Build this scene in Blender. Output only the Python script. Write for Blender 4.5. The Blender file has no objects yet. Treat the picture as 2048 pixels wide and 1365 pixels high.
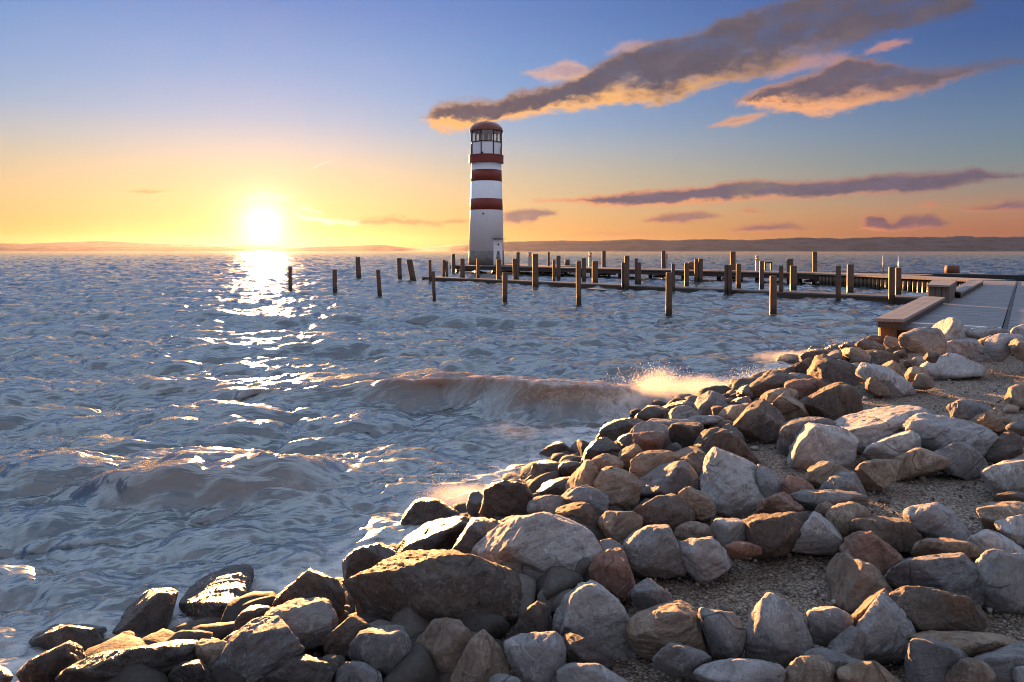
import bpy, bmesh, math, random
import numpy as np
from mathutils import Vector

SC = bpy.context.scene
COL = SC.collection
F, CU, CV = 1365.0, 1024.0, 503.0      # photo pixels: focal length, principal column, horizon row
EYE = 1.8                              # camera height over the lake


def lin(r, g, b):
    return tuple(((c / 255.0) / 12.92 if c / 255.0 < 0.04045 else ((c / 255.0 + 0.055) / 1.055) ** 2.4) for c in (r, g, b)) + (1.0,)


# ------------------------------------------------------------------ camera
cam_data = bpy.data.cameras.new("camera")
cam_data.lens = 24.0
cam_data.sensor_width = 36.0
cam_data.shift_y = -(682.5 - CV) / 2048.0
cam_data.clip_start = 0.05
cam_data.clip_end = 90000.0
cam = bpy.data.objects.new("camera", cam_data)
cam.location = (0, 0, EYE)
cam.rotation_euler = (math.radians(90), 0, 0)
COL.objects.link(cam)
SC.camera = cam

# ------------------------------------------------------------------ exposure
SC.view_settings.view_transform = 'Standard'
SC.view_settings.look = 'None'
SC.view_settings.exposure = 2.7
SC.view_settings.gamma = 1.0
SC.cycles.use_denoising = True
SC.cycles.pixel_filter_type = 'BLACKMAN_HARRIS'
SC.cycles.filter_width = 1.05
SC.cycles.max_bounces = 6
SC.cycles.diffuse_bounces = 3
SC.cycles.glossy_bounces = 3
SC.cycles.transmission_bounces = 4
SC.cycles.transparent_max_bounces = 12
SC.cycles.sample_clamp_indirect = 4.0
SC.cycles.sample_clamp_direct = 0.0
SC.cycles.caustics_reflective = False
SC.cycles.caustics_refractive = False

# ------------------------------------------------------------------ sun
SKY_STRENGTH = 0.154
SUN_AZ = math.radians(-20.0)           # to the left of straight ahead
SUN_EL = math.radians(5.2)
sun_dir = Vector((math.sin(SUN_AZ) * math.cos(SUN_EL), math.cos(SUN_AZ) * math.cos(SUN_EL), math.sin(SUN_EL)))
sd = bpy.data.lights.new("sun", 'SUN')
sd.energy = 5.0
sd.angle = math.radians(0.6)
sd.color = (1.0, 0.46, 0.155)
sun = bpy.data.objects.new("sun", sd)
sun.rotation_euler = (-sun_dir).to_track_quat('-Z', 'Y').to_euler()
sun.location = (0, 0, 50)
COL.objects.link(sun)

# ------------------------------------------------------------------ sky
world = bpy.data.worlds.new("World")
SC.world = world
world.use_nodes = True
WT = world.node_tree
WT.nodes.clear()


class G:
    """tiny helper that writes shader nodes"""
    def __init__(self, tree):
        self.t = tree

    def n(self, kind, **kw):
        nd = self.t.nodes.new(kind)
        for k, v in kw.items():
            setattr(nd, k, v)
        return nd

    def put(self, sock, v):
        if hasattr(v, 'is_output'):
            self.t.links.new(v, sock)
        elif v is not None:
            try:
                sock.default_value = v
            except (TypeError, ValueError):
                sock.default_value = (v, v, v)

    def m(self, op, a, b=None, c=None, clamp=False):
        nd = self.n('ShaderNodeMath', operation=op, use_clamp=clamp)
        for i, v in enumerate((a, b, c)):
            if v is not None:
                self.put(nd.inputs[i], v)
        return nd.outputs[0]

    def v(self, op, a, b=None):
        nd = self.n('ShaderNodeVectorMath', operation=op)
        self.put(nd.inputs[0], a)
        if b is not None:
            self.put(nd.inputs[1], b)
        return nd.outputs['Value'] if op in ('DOT_PRODUCT', 'LENGTH') else nd.outputs[0]

    def rng(self, x, a, b, c=0.0, d=1.0, smooth=False):
        nd = self.n('ShaderNodeMapRange', interpolation_type='SMOOTHSTEP' if smooth else 'LINEAR')
        nd.clamp = True
        for i, v in enumerate((x, a, b, c, d)):
            self.put(nd.inputs[i], v)
        return nd.outputs[0]

    def mix(self, f, a, b, blend='MIX'):
        nd = self.n('ShaderNodeMix', data_type='RGBA', blend_type=blend)
        self.put(nd.inputs[0], f)
        self.put(nd.inputs[6], a)
        self.put(nd.inputs[7], b)
        return nd.outputs[2]

    def ramp(self, x, stops, interp='LINEAR'):
        nd = self.n('ShaderNodeValToRGB')
        cr = nd.color_ramp
        cr.interpolation = interp
        while len(cr.elements) > 1:
            cr.elements.remove(cr.elements[-1])
        cr.elements[0].position = stops[0][0]
        cr.elements[0].color = stops[0][1]
        for p, c in stops[1:]:
            e = cr.elements.new(p)
            e.color = c
        self.put(nd.inputs[0], x)
        return nd.outputs[0]

    def noise(self, vec, scale, detail=4.0, rough=0.55, dist=0.0, out=0):
        nd = self.n('ShaderNodeTexNoise')
        self.put(nd.inputs['Vector'], vec)
        self.put(nd.inputs['Scale'], scale)
        self.put(nd.inputs['Detail'], detail)
        self.put(nd.inputs['Roughness'], rough)
        self.put(nd.inputs['Distortion'], dist)
        return nd.outputs[out]

    def curve(self, x, pts):
        nd = self.n('ShaderNodeFloatCurve')
        c = nd.mapping.curves[0]
        while len(c.points) > 2:
            c.points.remove(c.points[1])
        c.points[0].location = pts[0]
        c.points[1].location = pts[-1]
        for p in pts[1:-1]:
            c.points.new(*p)
        for p in c.points:
            p.handle_type = 'AUTO_CLAMPED'
        nd.mapping.extend = 'HORIZONTAL'
        nd.mapping.update()
        self.put(nd.inputs['Value'], x)
        return nd.outputs[0]

    def comb(self, x, y, z):
        nd = self.n('ShaderNodeCombineXYZ')
        for i, v in enumerate((x, y, z)):
            self.put(nd.inputs[i], v)
        return nd.outputs[0]


def az_el(u, v):
    x, z = (u - CU) / F, (CV - v) / F
    return math.atan(x), math.atan(z / math.sqrt(1 + x * x))


g = G(WT)
direction = g.n('ShaderNodeTexCoord').outputs['Generated']
direction = g.v('NORMALIZE', direction)
sep = g.n('ShaderNodeSeparateXYZ')
g.put(sep.inputs[0], direction)
AZ = g.m('ARCTAN2', sep.outputs[0], sep.outputs[1])
EL = g.m('ARCSINE', sep.outputs[2])
eld = g.m('DIVIDE', EL, math.radians(30.0), clamp=True)
st = lambda rows: [(e / 30.0, lin(*c)) for e, c in rows]
near_sky = g.ramp(eld, st([(0, (246, 170, 90)), (1.5, (249, 186, 106)), (4, (240, 203, 146)), (6.4, (222, 203, 172)), (8.5, (196, 198, 200)), (10.4, (166, 188, 216)), (13, (144, 177, 221)), (16.2, (127, 164, 218)), (19, (113, 148, 210)), (25, (94, 130, 198))]))
far_sky = g.ramp(eld, st([(0, (148, 94, 86)), (1.5, (170, 110, 90)), (3, (176, 132, 108)), (4.3, (152, 136, 126)), (6.3, (124, 138, 145)), (8.7, (107, 131, 157)), (12, (86, 113, 156)), (15, (70, 97, 151)), (20, (60, 86, 146)), (25, (58, 86, 146))]))
cos_sun = g.v('DOT_PRODUCT', direction, tuple(sun_dir))
daz = g.m('ABSOLUTE', g.m('SUBTRACT', AZ, SUN_AZ))
side = g.rng(daz, math.radians(4), math.radians(62), smooth=True)
sky = g.mix(side, near_sky, far_sky)
sky = g.mix(g.rng(EL, math.radians(22), math.radians(38), smooth=True), sky, (0.78, 0.99, 1.32, 1))
sky = g.mix(g.rng(EL, math.radians(46), math.radians(76), smooth=True), sky, (0.25, 0.33, 0.50, 1))
sky = g.mix(g.rng(daz, math.radians(75), math.radians(130), smooth=True), sky, (0.50, 0.53, 0.68, 1))
# a share of physical sky, graded by the dusk colours above
nish = g.n('ShaderNodeTexSky', sky_type='NISHITA')
nish.sun_disc = False
nish.sun_elevation = SUN_EL
nish.sun_rotation = SUN_AZ
nish.dust_density = 2.0
sky = g.mix(1.0, sky, g.mix(1.0, nish.outputs[0], (0.0006, 0.0006, 0.0006, 1), 'MULTIPLY'), 'ADD')
# glare of the sun in the hazy air
ang = g.m('ARCCOSINE', g.m('MINIMUM', cos_sun, 0.999999))
GL_EL = math.radians(2.15)
gl_dir = (math.sin(SUN_AZ) * math.cos(GL_EL), math.cos(SUN_AZ) * math.cos(GL_EL), math.sin(GL_EL))
ang = g.m('ARCCOSINE', g.m('MINIMUM', g.v('DOT_PRODUCT', direction, gl_dir), 0.999999))
def halo(width_deg, power, amp):
    q = g.m('POWER', g.m('DIVIDE', ang, math.radians(width_deg)), power)
    return g.m('MULTIPLY', g.m('EXPONENT', g.m('MULTIPLY', q, -1.0)), amp)
def glow(base, amt, col):
    return g.mix(1.0, base, g.v('MULTIPLY', g.comb(amt, amt, amt), col), 'ADD')

# ---- clouds, drawn by their upper and lower edges over the compass bearing
wvec = g.comb(g.m('MULTIPLY', AZ, 1.0), g.m('MULTIPLY', EL, 1.9), 0.37)
nA = g.m('SUBTRACT', g.noise(wvec, 16.0, 6.0, 0.6), 0.5)
nB = g.m('SUBTRACT', g.noise(wvec, 60.0, 6.0, 0.62), 0.5)
nC = g.noise(g.v('ADD', wvec, (3.1, 1.7, 0.0)), 26.0, 6.0, 0.6)
nD = g.m('SUBTRACT', g.noise(g.v('ADD', wvec, (7.1, 4.7, 0.0)), 30.0, 5.0, 0.6), 0.5)


def P(s):
    return [tuple(float(q) for q in p.split(',')) for p in s.split()]


def cloud(base, up, lo, core, gold, warp=6.0, soft=8.0, lit0=1.0, lit1=0.15, gh=0.45, dens=1.0, rim=0.65):
    up, lo = [az_el(*p) for p in P(up)], [az_el(*p) for p in P(lo)]
    a0 = min(p[0] for p in up + lo); a1 = max(p[0] for p in up + lo)
    e0 = min(p[1] for p in up + lo) - 0.004; e1 = max(p[1] for p in up + lo) + 0.004
    nrm = lambda q: [((a - a0) / (a1 - a0), (e - e0) / (e1 - e0)) for a, e in q]
    k = warp / F
    azw = g.m('ADD', AZ, g.m('MULTIPLY', nD, 3.0 * k))
    elw = g.m('ADD', EL, g.m('ADD', g.m('MULTIPLY', nA, 2.6 * k), g.m('MULTIPLY', nB, 3.0 * k)))
    t = g.m('DIVIDE', g.m('SUBTRACT', azw, a0), a1 - a0)
    e = g.m('DIVIDE', g.m('SUBTRACT', elw, e0), e1 - e0)
    cu, cl = g.curve(t, nrm(up)), g.curve(t, nrm(lo))
    s = (e1 - e0) / (soft / F)
    m1 = g.m('MULTIPLY', g.m('SUBTRACT', cu, e), s)
    m2 = g.m('MULTIPLY', g.m('SUBTRACT', e, cl), s)
    me = g.m('MULTIPLY', g.m('MINIMUM', t, g.m('SUBTRACT', 1.0, t)), (a1 - a0) / (2.0 * soft / F))
    mm = g.m('MINIMUM', g.m('MINIMUM', m1, m2), me)
    mm2 = g.m('SUBTRACT', mm, g.m('MULTIPLY', nC, 0.55))
    alpha = g.m('MULTIPLY', g.rng(mm2, -1.25, 0.75, smooth=True), dens)
    thin = g.rng(g.m('ADD', nC, nA), 0.25, 0.60, 0.45, 1.0, True)
    alpha = g.m('MULTIPLY', alpha, g.m('ADD', 1.0, g.m('MULTIPLY', g.m('SUBTRACT', thin, 1.0), g.rng(t, 0.15, 0.9))))
    thick = g.m('MAXIMUM', g.m('SUBTRACT', cu, cl), 0.02)
    rel = g.m('DIVIDE', g.m('SUBTRACT', e, cl), thick)
    low = g.rng(g.m('ADD', rel, g.m('MULTIPLY', nA, 0.8)), 0.0, gh, 1.0, 0.0, True)
    edge = g.rng(mm, 0.2, 2.0, 1.0, 0.0, True)
    lit = g.rng(t, 0.0, 1.0, lit0, lit1)
    f = g.m('MULTIPLY', g.m('MAXIMUM', low, g.m('MULTIPLY', edge, rim)), lit, clamp=True)
    f = g.rng(f, 0.0, 0.95, 0.0, 1.0, True)
    shade = g.rng(nC, 0.25, 0.75, 0.78, 1.22)
    body = g.mix(1.0, lin(*core), g.comb(shade, shade, shade), 'MULTIPLY')
    col = g.mix(f, body, lin(*gold))
    return g.mix(alpha, base, col)



sky = glow(sky, halo(22.0, 1.0, 0.01), (1.0, 0.58, 0.24))
sky = glow(sky, halo(4.5, 1.0, 0.10), (1.0, 0.70, 0.32))
sky = glow(sky, halo(1.2, 1.1, 2.3), (1.0, 0.88, 0.66))
HOT = (290, 272, 220)
clear_sky = sky

# clouds: the long plumes high on the right
sky = clear_sky
sky = cloud(sky, '848,236 880,209 930,201 985,201 1040,181 1100,172 1150,152 1190,132 1240,104 1300,82 1380,70 1450,36 1530,14 1600,-10 1700,-34 1900,-40 1950,8',
            '850,242 870,258 905,265 950,254 1000,243 1060,234 1110,222 1160,220 1250,208 1320,206 1390,182 1450,164 1500,157 1560,142 1620,117 1700,92 1760,72 1850,46 1950,10',
            (102, 94, 106), (255, 190, 122), 10, 9, 1.5, -0.15, 0.5, 1.0, 0.30)
sky = cloud(sky, '1050,144 1090,138 1140,122 1180,141', '1050,148 1090,160 1140,160 1180,143', (205, 160, 150), (246, 190, 140), 6, 7, 1, .8, .6, .75)
sky = cloud(sky, '1215,100 1270,82 1300,84', '1215,106 1270,100 1300,90', (200, 160, 150), (240, 180, 140), 6, 7, 1, .8, .6, .5)
sky = cloud(sky, '1480,206 1520,178 1580,162 1640,138 1700,114 1760,118 1830,138 1900,136 1960,126 2050,120', '1480,211 1540,217 1600,224 1650,230 1700,217 1760,206 1800,192 1860,177 1920,157 2000,142 2050,127',
            (112, 99, 110), (248, 176, 126), 9, 8, 1.4, 0.0, 0.6, 1.0, 0.35)
sky = cloud(sky, '1420,252 1460,236 1530,224', '1420,254 1480,250 1530,230', (196, 142, 126), (244, 176, 122), 4, 6, 1, 1, .7, .85)
sky = cloud(sky, '1735,100 1770,84 1815,80', '1735,104 1780,98 1815,86', (190, 130, 120), (236, 164, 122), 5, 6, 1, 1, .7, .7)
sky = cloud(sky, '1540,150 1580,128 1640,112 1690,108', '1540,156 1590,142 1640,132 1690,118', (190, 134, 126), (240, 170, 124), 7, 9, 1, .8, .7, .6)
sky_top = sky

# clouds: the banks low on the right
sky = clear_sky
sky = cloud(sky, '1070,400 1150,396 1220,388 1300,380 1400,373 1500,360 1600,363 1700,356 1760,348 1850,346 1910,343 1950,334 1970,343 2048,347 2110,345', '1070,402 1150,405 1210,413 1280,413 1380,409 1480,403 1580,399 1700,393 1800,389 1880,379 1950,366 2048,353 2110,350',
            (112, 100, 116), (236, 160, 116), 5, 6, 1.3, .15, .4)
sky = cloud(sky, '1003,428 1040,422 1072,418 1112,424', '1003,446 1060,448 1082,434 1112,431', (132, 112, 120), (216, 152, 112), 4, 5, .6, .5, .3, .95)
sky = cloud(sky, '1288,440 1340,427 1390,423 1442,432', '1288,443 1350,448 1400,443 1442,435', (150, 112, 116), (226, 150, 106), 4, 5, .8, .5, .4, .9)
sky = cloud(sky, '1455,462 1500,451 1570,446 1615,455', '1455,465 1540,464 1600,463 1615,458', (140, 104, 112), (226, 146, 104), 4, 5, .9, .5, .4, .95)
sky = cloud(sky, '1720,450 1735,429 1760,427 1785,444 1810,431 1850,429 1895,445', '1720,458 1760,463 1820,461 1870,456 1895,448', (126, 96, 108), (222, 142, 104), 4, 5, 1, .3, .5, .95)
sky = cloud(sky, '1930,418 1990,410 2020,401 2065,401', '1930,421 2000,423 2065,422', (130, 100, 114), (214, 138, 106), 4, 5, .8, .4, .4, .9)
sky = cloud(sky, '1840,410 1860,402 1880,411', '1840,414 1860,415 1880,414', (190, 122, 106), (220, 142, 108), 4, 5, .8, .6, .4, .8)
sky = cloud(sky, '1480,424 1500,414 1525,424', '1480,427 1505,428 1525,427', (200, 140, 112), (226, 160, 116), 4, 5, .8, .6, .4, .8)
sky = cloud(sky, '1130,470 1240,462 1350,471', '1130,474 1240,474 1350,475', (206, 142, 106), (226, 160, 112), 5, 5, .6, .6, .4, .6)
sky_low = sky

# clouds: wisps round the sun
sky = clear_sky
sky = cloud(sky, '900,308 925,300 950,306', '900,318 930,322 950,312', (244, 200, 150), (250, 204, 140), 5, 7, 1, 1, .5, .55)
sky = cloud(sky, '248,384 290,378 347,381', '248,386 300,390 347,383', (196, 146, 104), (255, 222, 150), 2, 4, .8, .9, .3, .95)
sky = cloud(sky, '690,440 750,435 780,432 830,437 885,446', '690,443 750,451 800,449 850,453 885,452', (206, 148, 104), (250, 204, 128), 6, 5, .7, .4, .4, 1.0)
sky = cloud(sky, '885,442 915,438 945,441', '885,447 915,448 945,446', (196, 142, 104), (246, 196, 124), 3, 4, .6, .5, .4, 1.0)
sky = cloud(sky, '300,466 330,462 352,465', '300,469 330,469 352,467', (226, 166, 100), (250, 200, 120), 2, 4, .7, .6, .4, .8)
sky = cloud(sky, '496,398 530,386 575,396', '496,402 530,401 575,400', HOT, HOT, 5, 6, 1, 1, .5, .9)
sky = cloud(sky, '592,430 640,436 715,442', '592,436 640,446 715,448', HOT, HOT, 6, 5, 1, .8, .5, .85)
sky = cloud(sky, '600,415 625,418 640,424', '600,420 625,424 640,427', HOT, HOT, 4, 5, 1, .8, .5, .8)
sky = cloud(sky, '625,336 645,326 662,320', '625,338 645,330 662,324', (255, 238, 205), (255, 238, 205), 0.2, 1.4, 1, 1, .5, .6)
sky_left = sky


def inside(u0, u1, v0, v1):
    """1 in a patch of compass bearings and heights, else 0"""
    a0, a1 = az_el(u0, CV)[0], az_el(u1, CV)[0]
    e0, e1 = min(az_el(u, v1)[1] for u in (u0, u1, CU)), max(az_el(min(max(CU, u0), u1), v0)[1], 0)
    f = g.m('MULTIPLY', g.m('GREATER_THAN', AZ, a0), g.m('LESS_THAN', AZ, a1))
    return g.m('MULTIPLY', f, g.m('MULTIPLY', g.m('GREATER_THAN', EL, e0), g.m('LESS_THAN', EL, e1)))


def background(c):
    b = g.n('ShaderNodeBackground')
    g.put(b.inputs[0], c)
    b.inputs[1].default_value = SKY_STRENGTH
    return b.outputs[0]


surf = background(clear_sky)
for f, c in ((inside(225, 965, 285, 480), sky_left), (inside(985, 2200, 322, 480), sky_low), (inside(820, 2200, -120, 275), sky_top)):
    mx = g.n('ShaderNodeMixShader')
    g.put(mx.inputs[0], f)
    WT.links.new(surf, mx.inputs[1])
    WT.links.new(background(c), mx.inputs[2])
    surf = mx.outputs[0]
wo = g.n('ShaderNodeOutputWorld')
WT.links.new(surf, wo.inputs[0])

# ------------------------------------------------------------------ helpers
rng = np.random.default_rng(11)
random.seed(5)
_p = np.random.default_rng(3).permutation(256)
_p = np.concatenate([_p, _p, _p])
_g = np.random.default_rng(4).normal(size=(256, 3))
_g /= np.linalg.norm(_g, axis=1, keepdims=True)


def gnoise(q):
    """gradient noise at n x 3 points, about -1..1"""
    i = np.floor(q).astype(np.int64)
    f = q - i
    w = f * f * f * (f * (f * 6 - 15) + 10)
    i &= 255
    res = 0.0
    for dx in (0, 1):
        for dy in (0, 1):
            for dz in (0, 1):
                h = _p[_p[_p[(i[:, 0] + dx) & 255] + ((i[:, 1] + dy) & 255)] + ((i[:, 2] + dz) & 255)]
                gr = _g[h]
                d = gr[:, 0] * (f[:, 0] - dx) + gr[:, 1] * (f[:, 1] - dy) + gr[:, 2] * (f[:, 2] - dz)
                ww = (w[:, 0] if dx else 1 - w[:, 0]) * (w[:, 1] if dy else 1 - w[:, 1]) * (w[:, 2] if dz else 1 - w[:, 2])
                res = res + ww * d
    return res * 1.6


def fbm(q, octv=4, gain=0.5, ridged=False):
    a, s, tot = 1.0, 0.0, 0.0
    for k in range(octv):
        v = gnoise(q * (2.03 ** k) + 17.3 * k)
        if ridged:
            v = 1 - 2 * np.abs(v)
        s = s + a * v
        tot += a
        a *= gain
    return s / tot


def mesh_from(name, verts, faces, mat=None, smooth=False):
    me = bpy.data.meshes.new(name)
    verts = np.asarray(verts, dtype=np.float32)
    if isinstance(faces, np.ndarray):
        k = faces.shape[1]
        me.vertices.add(len(verts))
        me.vertices.foreach_set('co', verts.ravel())
        me.loops.add(faces.size)
        me.loops.foreach_set('vertex_index', faces.astype(np.int32).ravel())
        me.polygons.add(len(faces))
        me.polygons.foreach_set('loop_start', np.arange(0, faces.size, k, dtype=np.int32))
        me.update(calc_edges=True)
    else:
        me.from_pydata([tuple(v) for v in verts], [], faces)
    if smooth:
        me.polygons.foreach_set('use_smooth', np.ones(len(me.polygons), dtype=bool))
    if mat:
        me.materials.append(mat)
    me.update()
    return me


def link(name, me, parent=None, loc=None):
    o = bpy.data.objects.new(name, me)
    COL.objects.link(o)
    if parent is not None:
        o.parent = parent
    if loc is not None:
        o.location = loc
    return o


def tag(o, label=None, cat=None, group=None, kind=None):
    for k, v in (('label', label), ('category', cat), ('group', group), ('kind', kind)):
        if v:
            o[k] = v
    return o


def empty(name, loc, label, cat, group=None):
    o = link(name, None, None, loc)
    return tag(o, label, cat, group)


class MB:
    """collects shapes into one mesh"""
    def __init__(self):
        self.v, self.f = [], []

    def add(self, verts, faces):
        b = len(self.v)
        self.v += [tuple(q) for q in verts]
        self.f += [tuple(b + i for i in fc) for fc in faces]

    def box(self, c, s, ang=0.0, bev=0.0):
        hx, hy, hz = s[0] / 2, s[1] / 2, s[2] / 2
        ca, sa = math.cos(ang), math.sin(ang)
        b = min(bev, hx * .6, hy * .6, hz * .6)
        if b <= 0:
            pts = [(x, y, z) for z in (-hz, hz) for x, y in ((-hx, -hy), (hx, -hy), (hx, hy), (-hx, hy))]
            fc = [(3, 2, 1, 0), (4, 5, 6, 7)] + [(i, (i + 1) % 4, 4 + (i + 1) % 4, 4 + i) for i in range(4)]
        else:
            ring = lambda k, z: [(x, y, z) for x, y in ((-hx + k, -hy), (hx - k, -hy), (hx, -hy + k), (hx, hy - k), (hx - k, hy), (-hx + k, hy), (-hx, hy - k), (-hx, -hy + k))]
            ins = lambda z: [(x * (hx - b) / hx, y * (hy - b) / hy, z) for x, y, _ in ring(b, z)]
            pts = ins(-hz) + ring(b, -hz + b) + ring(b, hz - b) + ins(hz)
            fc = [tuple(range(7, -1, -1)), tuple(range(24, 32))]
            for r in range(3):
                fc += [(r * 8 + i, r * 8 + (i + 1) % 8, r * 8 + 8 + (i + 1) % 8, r * 8 + 8 + i) for i in range(8)]
        self.add([(c[0] + x * ca - y * sa, c[1] + x * sa + y * ca, c[2] + z) for x, y, z in pts], fc)
        return self

    def lathe(self, prof, c=(0, 0, 0), n=48, phase=0.0, close=True):
        vs = [(c[0] + r * math.cos(phase + 2 * math.pi * i / n), c[1] + r * math.sin(phase + 2 * math.pi * i / n), c[2] + z) for r, z in prof for i in range(n)]
        fc = [(k * n + i, k * n + (i + 1) % n, (k + 1) * n + (i + 1) % n, (k + 1) * n + i) for k in range(len(prof) - 1) for i in range(n)]
        if close:
            fc += [tuple(range(n - 1, -1, -1)), tuple((len(prof) - 1) * n + i for i in range(n))]
        self.add(vs, fc)
        return self

    def prism(self, poly, z0, z1):
        n = len(poly)
        self.add([(x, y, z0) for x, y in poly] + [(x, y, z1) for x, y in poly],
                 [tuple(range(n - 1, -1, -1)), tuple(range(n, 2 * n))] + [(i, (i + 1) % n, n + (i + 1) % n, n + i) for i in range(n)])
        return self

    def build(self, name, mat, parent=None, smooth=False, loc=None):
        return link(name, mesh_from(name, self.v, self.f, mat, smooth), parent, loc)


def at(u, v, Y):
    return Vector(((u - CU) / F * Y, Y, EYE - (v - CV) / F * Y))


def plane_pt(u, v, z):
    return at(u, v, (EYE - z) * F / (v - CV))


# ------------------------------------------------------------------ materials
def new_mat(name):
    m = bpy.data.materials.new(name)
    m.use_nodes = True
    t = m.node_tree
    t.nodes.clear()
    gg = G(t)
    out = gg.n('ShaderNodeOutputMaterial')
    return m, gg, out


def principled(gg, out, col, rough=0.6, spec=0.5, normal=None, **kw):
    b = gg.n('ShaderNodeBsdfPrincipled')
    gg.put(b.inputs['Base Color'], col)
    gg.put(b.inputs['Roughness'], rough)
    gg.put(b.inputs['Specular IOR Level'], spec)
    for k, v in kw.items():
        gg.put(b.inputs[k], v)
    if normal is not None:
        gg.put(b.inputs['Normal'], normal)
    gg.t.links.new(b.outputs[0], out.inputs['Surface'])
    return b


def bump(gg, h, dist, strength=1.0, normal=None):
    b = gg.n('ShaderNodeBump')
    gg.put(b.inputs['Height'], h)
    gg.put(b.inputs['Distance'], dist)
    gg.put(b.inputs['Strength'], strength)
    if normal is not None:
        gg.put(b.inputs['Normal'], normal)
    return b.outputs[0]


def c4(r, gg_, b):
    return (r, gg_, b, 1.0)


def rock_mat(name, a, b, dark, vein, rough, spec, bumpk=1.0, rust=0.25, coat=0.0):
    m, q, out = new_mat(name)
    oc = q.n('ShaderNodeTexCoord').outputs['Object']
    inf = q.n('ShaderNodeObjectInfo')
    rnd = inf.outputs['Random']
    off = q.comb(q.m('MULTIPLY', rnd, 91.0), q.m('MULTIPLY', rnd, 47.0), q.m('MULTIPLY', rnd, 13.0))
    p = q.v('ADD', oc, off)
    n1 = q.noise(p, 3.2, 5.0, 0.6, 0.4)
    n2 = q.noise(p, 13.0, 6.0, 0.65, 0.6)
    n3 = q.noise(p, 70.0, 5.0, 0.7)
    tilt = q.n('ShaderNodeVectorRotate', rotation_type='AXIS_ANGLE')
    q.put(tilt.inputs['Vector'], p)
    tilt.inputs['Axis'].default_value = (0.55, 0.6, 0.25)
    q.put(tilt.inputs['Angle'], q.m('MULTIPLY', rnd, 5.0))
    lay = q.noise(q.v('MULTIPLY', tilt.outputs[0], (1.0, 1.4, 8.5)), 4.0, 7.0, 0.62, 0.5)
    col = q.mix(q.rng(n1, 0.36, 0.64), a, b)
    col = q.mix(q.rng(lay, 0.50, 0.68, 0.0, 0.6), col, dark)
    col = q.mix(q.rng(n2, 0.55, 0.68, 0.0, 0.75), col, dark)
    col = q.mix(q.rng(q.noise(p, 6.0, 5.0, 0.65, 1.2), 0.54, 0.66, 0.0, rust), col, c4(0.23, 0.115, 0.05))
    col = q.mix(q.rng(n2, 0.30, 0.44, 0.75, 0.0), col, vein)
    col = q.mix(q.rng(n3, 0.55, 0.68, 0.0, 0.6), col, dark)
    col = q.mix(q.rng(n3, 0.30, 0.43, 0.5, 0.0), col, vein)
    line = q.m('ABSOLUTE', q.m('SUBTRACT', q.noise(q.v('ADD', p, (5.0, 3.0, 1.0)), 5.0, 6.0, 0.62, 0.9), 0.5))
    col = q.mix(q.m('MULTIPLY', q.rng(line, 0.0, 0.012, 0.75, 0.0), q.rng(n1, 0.46, 0.58)), col, tuple(min(1.0, k * 1.25) for k in vein[:3]) + (1,))
    fis = q.m('ABSOLUTE', q.m('SUBTRACT', q.noise(q.v('ADD', tilt.outputs[0], (9.0, 2.0, 4.0)), 2.1, 2.5, 0.5, 0.2), 0.5))
    fis = q.m('MULTIPLY', q.rng(fis, 0.0, 0.007, 1.0, 0.0), q.rng(n1, 0.40, 0.50, 1.0, 0.0))
    col = q.mix(q.m('MULTIPLY', fis, 0.6), col, c4(.02, .017, .015))
    jig = q.m('ADD', 0.78, q.m('MULTIPLY', q.m('FRACT', q.m('MULTIPLY', rnd, 7.7)), 0.44))
    col = q.mix(1.0, col, q.comb(jig, jig, q.m('ADD', 0.12, q.m('MULTIPLY', jig, 0.88))), 'MULTIPLY')
    h = q.m('ADD', q.m('MULTIPLY', n2, 0.5), q.m('ADD', q.m('MULTIPLY', lay, 0.6), q.m('MULTIPLY', n3, 0.22)))
    h = q.m('SUBTRACT', h, q.m('MULTIPLY', fis, 0.5))
    nrm = bump(q, h, 0.060 * bumpk, 1.0)
    nrm = bump(q, q.noise(p, 150.0, 5.0, 0.75), 0.007 * bumpk, 1.0, nrm)
    r = q.rng(n2, 0.3, 0.7, rough - 0.12, rough + 0.12)
    bs = principled(q, out, col, r, spec, nrm)
    if coat:
        bs.inputs['Coat Weight'].default_value = coat
        bs.inputs['Coat Roughness'].default_value = 0.17
        bs.inputs['Coat IOR'].default_value = 1.33
        q.put(bs.inputs['Coat Normal'], bump(q, q.m('ADD', n2, q.m('MULTIPLY', n3, 0.45)), 0.05, 1.0))
    return m


ROCK = {
    'w': rock_mat('wet_dark_rock', c4(.075, .068, .062), c4(.105, .088, .072), c4(.030, .027, .025), c4(.17, .155, .14), 0.34, 0.55, 1.2, 0.25, 0.8),
    'b': rock_mat('brown_rock', c4(.200, .155, .120), c4(.145, .122, .108), c4(.065, .056, .052), c4(.33, .29, .25), 0.68, 0.35, 1.1, 0.45),
    'g': rock_mat('grey_rock', c4(.335, .335, .340), c4(.245, .235, .225), c4(.120, .112, .110), c4(.52, .51, .50), 0.70, 0.35, 1.0, 0.35),
    'p': rock_mat('pale_rock', c4(.56, .55, .55), c4(.43, .415, .40), c4(.20, .19, .19), c4(.70, .69, .67), 0.76, 0.3, 0.9, 0.3),
    't': rock_mat('tan_rock', c4(.45, .345, .255), c4(.33, .265, .21), c4(.145, .11, .09), c4(.58, .50, .42), 0.76, 0.3, 1.1, 0.55),
    'r': rock_mat('reddish_rock', c4(.33, .17, .12), c4(.26, .165, .13), c4(.10, .06, .05), c4(.44, .33, .28), 0.74, 0.3, 1.0, 0.4),
}


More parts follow.
